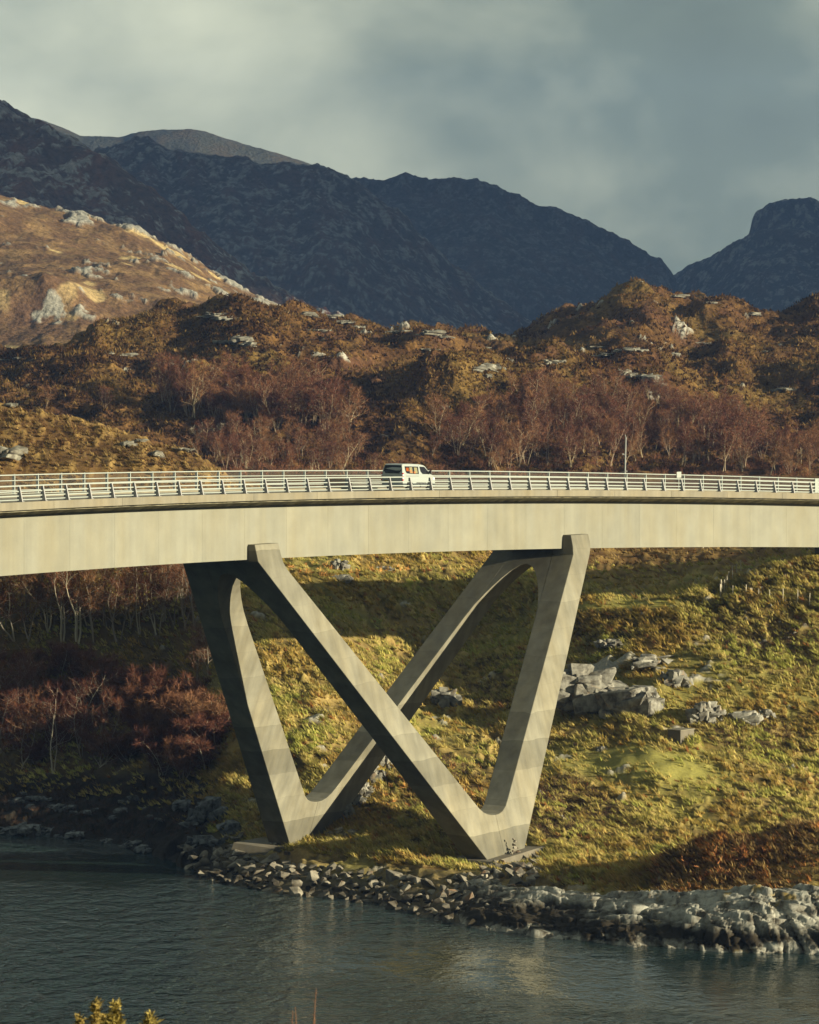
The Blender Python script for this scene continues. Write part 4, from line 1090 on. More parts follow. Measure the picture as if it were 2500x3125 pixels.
outcrop(2165, 2200, 3.8, 2.6, 3.0, 'steep grey rock buttress downhill of the rock knob', 2, rz=0.7)
outcrop(2275, 2200, 3.2, 2.0, 1.3, 'low broken rocks in the grass by the white boulder', 3)
outcrop(2338, 2188, 1.5, 1.2, 1.0, 'single white boulder in dark heather beyond the grey buttress', 4)
outcrop(1035, 1738, 1.6, 1.4, 1.5, 'dark boulder on the lit slope under the girder', 1)
outcrop(1040, 1772, 2.4, 1.5, 0.9, 'flat rock lying just below the dark boulder', 3)
outcrop(1178, 1740, 2.2, 1.2, 0.7, 'low flat stone on the lit slope under the van', 2)
outcrop(1360, 2150, 2.6, 1.8, 2.2, 'pale rock showing through the grass beside the crossing legs', 0)
outcrop(1835, 2292, 1.0, 0.8, 0.6, 'two white stones at the head of the worn grass track', 4)
rib = [(1165, 2340), (1135, 2385), (1105, 2430), (1070, 2470), (1040, 2500)]
for i, (a, b2) in enumerate(rib):
    outcrop(a, b2, 1.9, 2.2, 2.0, 'craggy piece of the pale rock rib running down behind the farther leg foot', i, rz=0.9, group='rock rib behind the farther foot')
for i, (a, b2, w) in enumerate(((1010, 2555, 0.9), (1035, 2548, 1.0), (1055, 2562, 0.8), (1078, 2552, 0.9), (1030, 2572, 0.7), (1095, 2568, 0.6))):
    outcrop(a, b2, w, w, w * 0.9, 'pale broken stone heaped beside the farther footing', i + 2, group='stones beside the farther footing')
cl = [(600, 2520, 2.6, 3.4), (650, 2500, 3.0, 4.4), (560, 2470, 2.4, 2.6), (640, 2580, 2.4, 2.6), (700, 2545, 2.2, 3.0), (590, 2585, 2.0, 2.0)]
for i, (a, b2, w, h) in enumerate(cl):
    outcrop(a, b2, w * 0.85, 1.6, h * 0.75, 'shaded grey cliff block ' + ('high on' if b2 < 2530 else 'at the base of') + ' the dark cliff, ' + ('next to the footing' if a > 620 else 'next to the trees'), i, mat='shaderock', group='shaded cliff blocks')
for i, (a, b2, w) in enumerate(((15, 2455, 1.1), (58, 2450, 1.3), (90, 2440, 1.2), (128, 2446, 1.8), (70, 2425, 0.8), (150, 2465, 0.9), (185, 2475, 1.7), (215, 2468, 1.2), (230, 2484, 1.0), (262, 2484, 1.1), (285, 2476, 0.9), (95, 2470, 1.3), (365, 2480, 1.5), (385, 2455, 1.4), (405, 2440, 1.2), (430, 2475, 1.0), (345, 2500, 0.9), (455, 2495, 0.8), (488, 2505, 0.9))):
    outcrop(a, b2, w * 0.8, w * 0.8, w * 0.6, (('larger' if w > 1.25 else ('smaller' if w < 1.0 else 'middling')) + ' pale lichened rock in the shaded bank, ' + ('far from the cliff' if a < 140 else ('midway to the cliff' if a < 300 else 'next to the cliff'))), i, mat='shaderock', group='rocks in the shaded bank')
for i, (a, b2, w) in enumerate(((5, 2545, 1.6), (28, 2538, 1.0), (72, 2545, 2.6), (30, 2552, 0.7), (112, 2550, 0.8), (142, 2550, 2.0), (180, 2556, 0.8), (225, 2556, 1.6), (205, 2562, 0.6), (330, 2575, 1.2), (395, 2585, 1.5), (440, 2600, 1.4))):
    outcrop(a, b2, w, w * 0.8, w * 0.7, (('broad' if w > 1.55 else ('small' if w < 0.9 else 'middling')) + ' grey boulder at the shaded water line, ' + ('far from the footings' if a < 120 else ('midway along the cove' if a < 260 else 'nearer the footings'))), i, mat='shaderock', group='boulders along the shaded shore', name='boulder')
# rocks of the brown hills
hl = [(650, 965, 7, 3), (690, 975, 5, 2.5), (730, 1040, 7, 4), (700, 1048, 5, 3), (930, 962, 6, 3), (1000, 970, 10, 3), (1060, 985, 5, 2), (1085, 1000, 4, 2), (975, 1010, 4, 2), (760, 1055, 3, 3), (380, 1085, 4, 2), (335, 1080, 2.5, 1.5), (60, 1095, 3, 1.6), (25, 1100, 2.4, 1.5), (95, 1100, 3, 1.5), (495, 1115, 3.6, 2), (380, 1130, 2, 2), (90, 1180, 2.4, 2), (100, 1200, 2, 1.2), (1225, 1015, 5, 2.2), (1310, 1020, 12, 3.2), (1350, 1030, 8, 2), (1485, 1062, 2, 1), (1310, 1068, 4.5, 1.8), (1480, 1125, 4, 4), (1450, 1130, 3, 3), (1515, 1125, 3.5, 3), (1485, 1150, 2, 2.4), (1680, 1105, 6, 3), (1660, 1110, 4, 2.2), (1900, 1145, 2.5, 4), (1935, 1150, 3, 2.5), (1990, 1160, 4, 4.5), (2010, 1175, 2.5, 3), (1960, 1150, 3, 2), (1850, 1085, 4, 2), (1935, 1070, 5, 2), (2060, 1085, 2.5, 2.5), (2165, 1050, 5, 2), (2290, 960, 10, 2.2), (2060, 905, 6, 2), (2175, 925, 3, 1.4), (2400, 1190, 4, 2), (2380, 1195, 3, 2), (2230, 1225, 3, 1.2), (1350, 1245, 2, 1.6), (1475, 1230, 2, 1.6), (2120, 1245, 2.5, 1.0), (1830, 1060, 3, 1.4), (2330, 1075, 3, 1.4)]
for i, (a, b2, w, h) in enumerate(hl):
    outcrop(a, b2, min(w, 5.0), min(w, 5.0) * 0.9, h * 0.62, (('wide' if w > 4.4 else ('small' if w < 3 else 'middling')) + (' steep' if h > w * 0.6 else ' low') + ' pale outcrop on the brown hill, ' + ('on its skyline' if b2 < 1012 else ('below the skyline' if b2 < 1100 else 'above the birches')) + ' ' + ('over the brown knoll' if a < 420 else ('over the dense grove' if a < 1050 else ('over the van' if a < 1500 else ('over the mast' if a < 2000 else 'past the mast'))))), i, land=hills, mat='hillrock', rz=RR.uniform(-0.6, 0.6), sink=0.5, group='rock outcrops on the brown hills')
for i, (a, b2, w, h, lab) in enumerate(((14, 1410, 3.4, 2.6, 'large pale boulder on the near brown knoll by the parapet'), (395, 1365, 1.8, 1.0, 'smaller pale boulder halfway along the brown knoll'), (30, 1243, 1.6, 0.8, 'flat pale stone on the crest of the brown knoll'), (560, 1378, 2.0, 0.8, 'low pale stone near the foot of the brown knoll'), (475, 1395, 1.6, 1.1, 'upright pale stone just above the parapet on the brown knoll'), (425, 1350, 1.4, 0.6, 'thin pale ledge above the middle boulder of the knoll'))):
    outcrop(a, b2, w, w * 0.8, h, lab, i, land=bank, mat='hillrock', sink=0.3)

# the gneiss shelf along the water
sh = dict(shore_px)
cols = np.linspace(1300, 3000, 300)
sy = np.interp(cols, [p for p, _ in shore_px], [y for _, y in shore_px]); sD = H * F / (sy - Y0)
def rr_(fz, dd, step=8):
    return [(float(cols[i]), ('z', float(fz(cols[i]))), float(sD[i] + dd(cols[i]))) for i in range(0, len(cols), 6)]
steep = lambda p: float(np.interp(p, [1300, 1700, 2050, 2300, 3000], [0.0, 0.12, 0.6, 1.0, 1.0]))
shelf = Land(cols, [rr_(lambda p: -3.0, lambda p: -2.5), rr_(lambda p: -0.35, lambda p: -0.6), rr_(lambda p: 0.35 + 1.3 * steep(p), lambda p: 1.8 - 0.6 * steep(p)), rr_(lambda p: 0.75 + 1.75 * steep(p), lambda p: 5.5 - 2.6 * steep(p)), rr_(lambda p: 1.35 + 1.9 * steep(p), lambda p: 11 - 5.0 * steep(p)), rr_(lambda p: 1.2 + 1.5 * steep(p), lambda p: 15 - 6 * steep(p))], [4, 24, 22, 24, 6], 60)
X, Y = shelf.X, shelf.D
uu = X * 0.80 - Y * 0.6; vv = X * 0.6 + Y * 0.8
env = smooth(-3.5, -0.2, shelf.Z)
lay = blocks(uu / 7.0, vv / 1.15, 0.5) * 0.62 + blocks(uu / 2.8 + 4, vv / 0.5, 0.6) * 0.30 + fbm(X / 7, Y / 5, 2) * 0.35
fade = 1 - smooth(0, 1, (np.arange(shelf.D.shape[0])[:, None] - 72) / 7.0)
shelf.Z = shelf.Z + (lay * 0.95 - 0.10) * env * fade * smooth(1320, 1480, cols)[None, :] - (1 - fade) * 0.8 - (1 - smooth(1310, 1450, cols)[None, :]) * 0.9
shelf.finish()
nv, nu = shelf.D.shape
front = env * fade * smooth(1320, 1500, cols)[None, :]
jy = blocks((X + shelf.Z * 0.35) / 1.7 + 3, shelf.Z / 3.5, 0.8) * 0.8 + blocks((X + shelf.Z * 0.35) / 0.6, shelf.Z / 1.6 + 7, 0.8) * 0.38
r = np.random.default_rng(76)
V = np.stack([X + r.normal(0, 0.02, X.shape) * front, Y - jy * front + r.normal(0, 0.03, X.shape) * front, shelf.Z + r.normal(0, 0.025, X.shape) * front], -1).reshape(-1, 3)
i = np.arange(nv * nu).reshape(nv, nu)
quads = np.stack([i[:-1, :-1], i[:-1, 1:], i[1:, 1:], i[1:, :-1]], -1).reshape(-1, 4)
# jointed bedrock: tilted slabs and pillars breaking through the sheet
r = np.random.default_rng(77)
bv = [V]; bf = [quads]; off = len(V)
for k in range(60):
    iu = r.integers(int(nu * 0.05), nu - 2); iv = r.integers(10, 68)
    px = cols[iu]; big = r.random()
    w, d, h = r.uniform(0.9, 2.2) * (1.8 if big < 0.2 else 1), r.uniform(0.5, 1.2) * (1.5 if big < 0.2 else 1), r.uniform(0.8, 1.8)
    c0 = np.array([X[iv, iu], Y[iv, iu] + 0.25, shelf.Z[iv, iu]])
    if c0[2] < -0.6: continue
    top = r.uniform(-0.25, 0.12)
    cz = np.array([[sx * w / 2, sy_ * d / 2, top if sz > 0 else top - h] for sz in (-1, 1) for sx, sy_ in ((-1, -1), (1, -1), (1, 1), (-1, 1))]) * r.uniform(0.80, 1.15, (8, 3))
    az_ = 0.55 + r.normal(0, 0.08); ty = 0.16 + r.normal(0, 0.05); tx = 0.12 + r.normal(0, 0.06)
    Rz = np.array([[math.cos(az_), -math.sin(az_), 0], [math.sin(az_), math.cos(az_), 0], [0, 0, 1]])
    Ry = np.array([[math.cos(ty), 0, math.sin(ty)], [0, 1, 0], [-math.sin(ty), 0, math.cos(ty)]]); Rx = np.array([[1, 0, 0], [0, math.cos(tx), -math.sin(tx)], [0, math.sin(tx), math.cos(tx)]])
    bv.append(cz @ (Rz @ Ry @ Rx).T + c0)
    bf.append(np.array([(0, 3, 2, 1), (4, 5, 6, 7), (0, 1, 5, 4), (1, 2, 6, 5), (2, 3, 7, 6), (3, 0, 4, 7)]) + off); off += 8
tag(mesh_np('rock_shelf', np.concatenate(bv), np.concatenate(bf), M['shore']), kind='structure')

# riprap
ROCKS = [hull_rock('boulder', 100 + i, M['riprap'], 0.62 + 0.06 * (i % 4), 9 + i % 4) for i in range(9)]
def boulder(p, size, label, group, mat=None, name='boulder', lift=0.12):
    o = bpy.data.objects.new(name, ROCKS[RR.randrange(len(ROCKS))]); COL.objects.link(o)
    o.location = (p[0], p[1], p[2] + size * lift)
    o.rotation_euler = (RR.uniform(-0.5, 0.5), RR.uniform(-0.5, 0.5), RR.uniform(0, 6.28))
    o.scale = (size * RR.uniform(0.85, 1.2), size * RR.uniform(0.8, 1.1), size * RR.uniform(0.8, 1.1))
    return tag(o, label, 'boulder', group)
cnt = 0
tries = 0
pts_done = []
while cnt < 210 and tries < 9000:
    tries += 1
    px = RR.uniform(560, 1500)
    lo = np.interp(px, [560, 700, 900, 1100, 1300, 1500], [2590, 2590, 2640, 2660, 2690, 2680])
    hi = np.interp(px, [p_ for p_, _ in shore_px], [y_ for _, y_ in shore_px]) + 4
    py = lo + (hi - lo) * RR.random() ** 0.8
    if px > 760 and px < 1010 and py < 2625: continue
    p = bank.pick(px, py)
    if p is None: continue
    size = RR.choice((0.7, 0.9, 1.0, 1.2, 1.5)) * RR.uniform(0.85, 1.15)
    if any((p[0] - q[0]) ** 2 + (p[1] - q[1]) ** 2 < (0.42 * (size + q[2])) ** 2 for q in pts_done): continue
    pts_done.append((p[0], p[1], size))
    boulder(p, size, size_word(size, 0.85, 1.15, ('small', 'middling', 'large')) + ' angular boulder ' + ('at the water edge' if p[2] < 0.5 else ('halfway up' if p[2] < 1.2 else 'on top')) + ' of the stone bank, ' + by(p, ((760, 'beside the farther footing'), (1000, 'before the farther footing'), (1250, 'between the footings'), (3000, 'beside the nearer footing'))), 'riprap between the footings'); cnt += 1
n2 = 0
tries = 0
heap = []
while n2 < 46 and tries < 4000:
    tries += 1
    px = RR.uniform(1475, 1640); py = RR.uniform(2625 + 0.06 * (1640 - px), 2745 - 0.28 * (px - 1475))
    p = bank.pick(px, py)
    if p is None: continue
    size = RR.uniform(0.6, 1.3)
    if any((p[0] - q[0]) ** 2 + (p[1] - q[1]) ** 2 < (0.36 * (size + q[2])) ** 2 for q in heap): continue
    heap.append((p[0], p[1], size))
    boulder(p, size, size_word(size, 0.8, 1.05, ('small', 'middling', 'large')) + ' angular boulder heaped below the cairn, ' + ('against the footing' if py < 2660 else ('in the middle of the heap' if py < 2700 else 'at the foot of the heap')), 'boulders heaped at the nearer footing', lift=0.25); n2 += 1
for px, py, sz in ((690, 2563, 0.7), (715, 2572, 0.8), (735, 2560, 0.9), (755, 2585, 0.8), (780, 2590, 0.9), (805, 2595, 0.8), (830, 2592, 1.0), (850, 2600, 0.8), (705, 2590, 0.7), (664, 2602, 0.8), (690, 2605, 0.6), (740, 2600, 0.7), (875, 2612, 0.7)):
    p = bank.pick(px, py)
    if p is not None: boulder(p, sz, 'sunlit boulder lying in front of the farther leg footing', 'sunlit boulders at the farther footing', lift=0.3)
# scree stones on the slope below the wall pier
for k in range(46):
    px = RR.uniform(2270, 2495); py = RR.uniform(1735, 1960)
    p = bank.pick(px, py)
    if p is not None: boulder(p, RR.uniform(0.25, 0.55), 'small pale stone scattered on the tussocks below the bridge end', 'stones scattered below the bridge end', name='stone')
for px, py, lab in ((1757, 2281, 'small dark stone alone on the smooth green meadow'), (1674, 2277, 'small dark stone on the green meadow close to the tall leg')):
    p = bank.pick(px, py)
    o = boulder(p, 0.7, lab, None, name='stone', lift=0.3)
    o.data = o.data.copy(); o.data.materials.clear(); o.data.materials.append(M['heather'])

# cairn of stones on the footing
cairn = empty('cairn', PP(4.6, 10.42, 2.08)); tag(cairn, 'little cairn of stacked stones on the concrete footing against the leg', 'cairn')
for k, (x, y, z, sz) in enumerate(((0, 0, 0.18, 0.5), (0.4, 0.1, 0.14, 0.4), (-0.32, 0, 0.12, 0.36), (0.05, 0, 0.45, 0.44), (0.34, 0.05, 0.40, 0.36), (0.02, 0, 0.72, 0.36), (0.10, 0.02, 0.96, 0.32), (-0.04, 0, 1.16, 0.26), (0.72, 0.1, 0.10, 0.30), (-0.55, 0, 0.08, 0.2))):
    o = bpy.data.objects.new('stone', ROCKS[k % 9]); COL.objects.link(o); o.parent = cairn
    o.location = PT * x + PN * y + Vector((0, 0, z)); o.scale = (sz,) * 3; o.rotation_euler = (RR.uniform(-0.4, 0.4), RR.uniform(-0.4, 0.4), RR.uniform(0, 6))

# ------------------------------------------------------------------ concrete block, fences
p = bank.pick(2078, 2250)
blk = empty('concrete_block', (p[0], p[1], p[2]), 0.85); tag(blk, 'low square concrete chamber standing in the grass below the crag', 'concrete block')
bm = bmesh.new(); bm_box(bm, -0.95, 0.95, -0.7, 0.7, -0.5, 0.62); bm_obj('wall', bm, M['foot'], blk, 0.03)
bm = bmesh.new(); bm_box(bm, -1.0, 1.0, -0.75, 0.75, 0.622, 0.72); bm_obj('lid', bm, M['edge'], blk, 0.02)
def fence(pts, label, h=1.05, wires=True):
    P_ = [bank.pick(a, b2) for a, b2 in pts]
    P_ = [q for q in P_ if q is not None]
    o = empty('wire_fence', P_[0]); tag(o, label, 'fence')
    inv = Matrix.Translation(-o.location)
    for k, q in enumerate(P_):
        hh = h * (1.25 if k == 0 else RR.uniform(0.9, 1.05)); r = 0.075 if k == 0 else 0.045
        lx, ly = RR.uniform(-0.08, 0.08), RR.uniform(-0.08, 0.08)
        bm = bmesh.new(); bm_cyl(bm, (q[0], q[1], q[2] - 0.5), (q[0] + lx, q[1] + ly, q[2] + hh), r, r * 0.9, 7)
        w = bm_obj('post', bm, M['wood'], o); w.matrix_parent_inverse = inv
    for hz in (0.35, 0.65, 0.95):
        for a, b2 in zip(P_[:-1], P_[1:]):
            bm = bmesh.new(); bm_cyl(bm, (a[0], a[1], a[2] + hz), (b2[0], b2[1], b2[2] + hz), 0.006, None, 4)
            w = bm_obj('wire', bm, M['wire'], o); w.matrix_parent_inverse = inv
fence([(2200, 1826), (2237, 1822), (2276, 1820), (2314, 1829), (2350, 1832), (2390, 1831), (2434, 1836), (2470, 1846), (2515, 1855), (2560, 1865)], 'wire fence on thin pale stakes crossing the stony tussock slope')
fence([(2203, 1812), (2210, 1804), (2218, 1791), (2226, 1777), (2237, 1762), (2248, 1752), (2262, 1741)], 'wire fence climbing from the corner stake into the bridge shadow')
fence([(2146, 1672), (2164, 1671), (2178, 1670)], 'short fence of pale stakes just visible under the girder soffit')

# ------------------------------------------------------------------ birches
def make_birch(seed, h=6.5, stems=2, limbs=9, twigs=14, tw=0.03, tlen=0.6, spread=0.35, sides=5, bush=False, sub=2, thin=1.0):
    r = np.random.default_rng(seed)
    tv, tf, cv = [], [], []
    def tube(pts, rad, sides):
        base = len(tv); n = len(pts)
        pts = np.array(pts)
        for i in range(n):
            d = pts[min(i + 1, n - 1)] - pts[max(i - 1, 0)]; d = d / (np.linalg.norm(d) + 1e-9)
            a = np.cross(d, [0.3, 0.9, 0.1]); a /= np.linalg.norm(a) + 1e-9; b = np.cross(d, a)
            for k in range(sides):
                t_ = 2 * np.pi * k / sides
                tv.append(pts[i] + (a * np.cos(t_) + b * np.sin(t_)) * rad[i])
        for i in range(n - 1):
            for k in range(sides):
                k2 = (k + 1) % sides
                tf.append((base + i * sides + k, base + i * sides + k2, base + (i + 1) * sides + k2, base + (i + 1) * sides + k))
    def path(p, d, L, n, wob, up):
        pts = [np.array(p, float)]; d = np.array(d, float)
        for i in range(n):
            d = d + r.normal(0, wob, 3) + np.array([0, 0, up]); d /= np.linalg.norm(d)
            pts.append(pts[-1] + d * L / n)
        return pts, d
    def twig(p, d, L):
        d = d / (np.linalg.norm(d) + 1e-9)
        s_ = np.cross(d, r.normal(0, 1, 3)); s_ /= np.linalg.norm(s_) + 1e-9
        mid = p + d * L * 0.5 + r.normal(0, 0.06, 3) * L; tip = p + d * L + r.normal(0, 0.1, 3) * L
        w_ = s_ * tw * r.uniform(0.6, 1.2) / 2
        cv.append((p - w_, p + w_, mid + w_ * 0.8, mid - w_ * 0.8)); cv.append((mid - w_ * 0.8, mid + w_ * 0.8, tip + w_ * 0.25, tip - w_ * 0.25))
    for st in range(stems):
        a0 = r.uniform(0, 6.28); lean = r.uniform(0.02, spread) * (1 if stems > 1 else 0.4)
        hh = h * r.uniform(0.75, 1.05)
        pts, _ = path((r.normal(0, 0.12), r.normal(0, 0.12), -0.3), (np.cos(a0) * lean, np.sin(a0) * lean, 1), hh, 8, 0.10, 0.04)
        r0 = (0.011 * hh + 0.02) * thin
        tube(pts, [r0 * (1 - 0.85 * i / 8) for i in range(9)], sides)
        for l in range(limbs):
            f = (r.uniform(0.12, 0.98) if bush else 0.25 + 0.73 * ((l + r.random()) / limbs))
            i = min(7, int(f * 8)); t_ = f * 8 - i
            p = pts[i] * (1 - t_) + pts[i + 1] * t_
            a1 = r.uniform(0, 6.28); el_ = r.uniform(0.35, 1.0)
            d = np.array([np.cos(a1) * np.cos(el_), np.sin(a1) * np.cos(el_), np.sin(el_)])
            L = hh * r.uniform(0.22, 0.40) * (1.15 - 0.6 * f)
            lp, dd = path(p, d, L, 4, 0.18, 0.05)
            tube(lp, [r0 * 0.42 * (1 - f * 0.6) * (1 - 0.8 * k / 4) + 0.004 for k in range(5)], 3)
            for sb in range(sub):
                j = r.integers(1, 5); d2 = (lp[j] - lp[j - 1]) / (L / 4) + r.normal(0, 0.55, 3) + np.array([0, 0, 0.25])
                sp, d3 = path(lp[j], d2 / np.linalg.norm(d2), L * r.uniform(0.4, 0.7), 3, 0.2, 0.05)
                tube(sp, [0.012 * (1 - 0.75 * k / 3) + 0.003 for k in range(4)], 3)
                for q in range(twigs):
                    j2 = r.integers(0, 4); twig(sp[j2], d3 + r.normal(0, 0.75, 3) + np.array([0, 0, 0.25]), tlen * r.uniform(0.5, 1.2))
            for q in range(twigs):
                j2 = r.integers(1, 5); twig(lp[j2], dd + r.normal(0, 0.75, 3) + np.array([0, 0, 0.2]), tlen * r.uniform(0.5, 1.2))
        for q in range(twigs * 2):
            twig(pts[r.integers(6, 9)], np.array([0, 0, 0.9]) + r.normal(0, 0.5, 3), tlen)
    cv = np.array(cv).reshape(-1, 3)
    cf = np.arange(len(cv)).reshape(-1, 4)
    return np.array(tv), np.array(tf), cv, cf
def birch_proto(seed, twm='twig', barkm='bark', name='birch_tree', **kw):
    tv, tf, cv, cf = make_birch(seed, **kw)
    root = bpy.data.objects.new(name, None)
    a = mesh_np('trunk', tv, tf, M[barkm], None, True, None, False); b2 = mesh_np('crown', cv, cf, M[twm], None, False, None, False)
    return root, a.data, b2.data
FAR = [birch_proto(200 + i, barkm='bark_far', h=7.2, stems=2 + i % 2, limbs=11, twigs=10, tw=0.042, tlen=0.85, sub=3, spread=0.22 + 0.08 * (i % 3), thin=0.85) for i in range(7)]
FAR_GREY = [birch_proto(260, twm='twig_grey', h=4.6, stems=4, limbs=8, twigs=9, tw=0.045, tlen=0.6, spread=0.5)]
NEAR = [birch_proto(300 + i, h=7.5, stems=2 + i % 2, limbs=10, twigs=20, tw=0.024, tlen=0.65, sub=3, spread=0.3, thin=0.8) for i in range(5)]
BUSH = [birch_proto(340 + i, twm='twig_red', h=3.8, stems=6, limbs=10, twigs=26, tw=0.026, tlen=0.55, sub=3, spread=0.75, bush=True, thin=0.7) for i in range(3)]
def plant(proto, p, sc, label, group, rz=None, tilt=0.06, cat='tree', name='birch_tree'):
    o = bpy.data.objects.new(name, None); COL.objects.link(o); o.empty_display_size = 0.3
    o.location = p; wd = RR.uniform(0.9, 1.35); o.scale = (sc * wd, sc * wd, sc * RR.uniform(0.85, 1.05))
    o.rotation_euler = (RR.uniform(-tilt, tilt), RR.uniform(-tilt, tilt), RR.uniform(0, 6.28) if rz is None else rz)
    for nm, me in (('trunk', proto[1]), ('crown', proto[2])):
        ch = bpy.data.objects.new(nm, me); COL.objects.link(ch); ch.parent = o
    return tag(o, label, cat, group)
def inside(px, py, poly):
    c_ = False; n = len(poly)
    for i in range(n):
        x1, y1 = poly[i]; x2, y2 = poly[(i + 1) % n]
        if (y1 > py) != (y2 > py) and px < (x2 - x1) * (py - y1) / (y2 - y1) + x1: c_ = not c_
    return c_
def scatter(poly, n, land, mind, rnd):
    xs = [p[0] for p in poly]; ys = [p[1] for p in poly]; out = []; tries = 0
    while len(out) < n and tries < n * 60:
        tries += 1
        px, py = rnd.uniform(min(xs), max(xs)), rnd.uniform(min(ys), max(ys))
        if not inside(px, py, poly): continue
        p = land.pick(px, py)
        if p is None: continue
        if any((p[0] - q[0]) ** 2 + (p[1] - q[1]) ** 2 < mind ** 2 for q in out): continue
        out.append(p)
    return out
g1 = [(480, 1215), (620, 1215), (760, 1225), (900, 1235), (1020, 1250), (1090, 1290), (1060, 1340), (880, 1330), (700, 1290), (520, 1275)]
for p in scatter(g1, 70, hills, 1.5, RR):
    sc = RR.uniform(0.7, 1.2); plant(FAR[RR.randrange(7)], p, sc, size_word(sc, 0.86, 1.04, ('short', 'middling', 'tall')) + ' leafless russet birch ' + ('high' if py_of(p) < 1250 else 'low') + ' in the dense hillside grove, ' + by(p, ((640, 'heather end'), (830, 'middle'), (3000, 'end towards the van'))), 'birches of the dense hillside grove')
g2 = [(590, 1330), (760, 1330), (900, 1350), (1080, 1370), (1180, 1410), (1150, 1450), (700, 1450), (600, 1410)]
for p in scatter(g2, 55, hills, 1.5, RR):
    sc = RR.uniform(0.45, 0.85); plant(FAR[RR.randrange(7)], p, sc, size_word(sc, 0.58, 0.72, ('tiny', 'small', 'fuller')) + ' russet birch in the hollow above the parapet ' + by(p, ((780, 'below the brown knoll'), (980, 'under the dense grove'), (3000, 'close behind the van'))), 'birches of the hollow above the parapet')
plant(FAR_GREY[0], hills.pick(640, 1360), 1.1, 'pale grey bushy willow at the edge of the birch hollow', None, name='willow_bush', cat='bush')
g3 = [(1560, 1190), (1700, 1215), (1850, 1230), (2030, 1220), (2080, 1260), (2120, 1330), (2060, 1400), (1800, 1440), (1500, 1440), (1320, 1400), (1300, 1340), (1420, 1310), (1540, 1270)]
for p in scatter(g3, 118, hills, 1.7, RR):
    sc = RR.uniform(0.5, 1.1); plant(FAR[RR.randrange(7)], p, sc, size_word(sc, 0.7, 0.92, ('small', 'middling', 'tall')) + ' russet birch ' + ('high up' if py_of(p) < 1300 else 'low down') + ' in the broad wood, ' + by(p, ((1500, 'ahead of the van'), (1700, 'between van and mast'), (1880, 'close before the mast'), (3000, 'past the mast'))), 'birches of the wood behind the mast')
g4 = [(2090, 1300), (2180, 1285), (2290, 1320), (2340, 1380), (2330, 1440), (2080, 1440)]
for p in scatter(g4, 34, hills, 1.6, RR):
    sc = RR.uniform(0.75, 1.15); plant(FAR[RR.randrange(7)], p, sc, size_word(sc, 0.88, 1.02, ('slighter', 'middling', 'tall')) + ' russet birch in the clump ' + by(p, ((2180, 'above the white notice'), (3000, 'past the white notice'))), 'birches of the clump above the notice')
g5 = [(2340, 1380), (2520, 1360), (2600, 1450), (2340, 1450)]
for p in scatter(g5, 20, hills, 1.7, RR):
    plant(FAR[RR.randrange(7)], p, RR.uniform(0.6, 0.85), 'low rounded russet birch above the last stretch of parapet', 'low birches above the parapet end')
for k, (a, b2) in enumerate(((1380, 1330), (1330, 1270), (1960, 1240), (1750, 1210), (140, 1240), (320, 1250))):
    q = hills.pick(a, b2)
    if q is not None: plant(FAR[k], q, 0.6, ('lone small birch standing out on the open brown hillside'), 'lone birches on the open hillside')
# trees on the shaded bank under the bridge
b1 = [(-60, 1870), (150, 1885), (350, 1890), (560, 1870), (600, 1930), (300, 1960), (-60, 1960)]
for p in scatter(b1, 26, bank, 1.5, RR):
    sc = RR.uniform(0.85, 1.15); plant(NEAR[RR.randrange(5)], p, sc, size_word(sc, 0.95, 1.05, ('shorter', 'middling', 'taller')) + ' bare white-stemmed birch under the girder, ' + by(p, ((180, 'far from the dark leg'), (400, 'midway to the dark leg'), (3000, 'close to the dark leg'))), 'birches on the bank top under the girder')
b3 = [(-60, 2080), (200, 2100), (420, 2200), (330, 2400), (-60, 2400)]
for p in scatter(b3, 13, bank, 2.2, RR):
    sc = RR.uniform(0.7, 1.0); plant(NEAR[RR.randrange(5)], p, sc, size_word(sc, 0.8, 0.9, ('small', 'middling', 'large')) + ' crooked bare birch on the dark slope ' + ('well above the shore' if py_of(p) < 2240 else 'just above the shore rocks'), 'birches on the dark slope', tilt=0.3)
b5 = [(-40, 2050), (150, 2060), (380, 2120), (420, 2330), (200, 2380), (-40, 2380)]
for p in scatter(b5, 22, bank, 1.8, RR):
    plant(BUSH[RR.randrange(3)], p, RR.uniform(0.6, 1.0), ('upper' if py_of(p) < 2220 else 'lower') + ' dark russet bush on the wooded slope, ' + by(p, ((100, 'far from the legs'), (260, 'midway to the legs'), (3000, 'towards the legs'))), 'russet bushes on the wooded slope', tilt=0.2, name='birch_bush', cat='bush')
b4 = [(390, 2180), (520, 2150), (640, 2180), (690, 2330), (600, 2390), (400, 2350)]
for p in scatter(b4, 20, bank, 1.3, RR):
    plant(BUSH[RR.randrange(3)], p, RR.uniform(0.85, 1.25), ('upper' if py_of(p) < 2260 else 'lower') + ' bushy russet birch beside the shaded leg, ' + by(p, ((480, 'in the dark trees'), (580, 'in the middle'), (3000, 'closest to the concrete'))), 'bushy birches beside the shaded leg', tilt=0.15, name='birch_bush', cat='bush')
for k, (a, b2) in enumerate(((620, 2000), (640, 2060), (600, 2100))):
    q = bank.pick(a, b2); plant(NEAR[k], q, 0.6, 'slim birch close against the dark leg in the sunlight', 'slim birches against the dark leg')
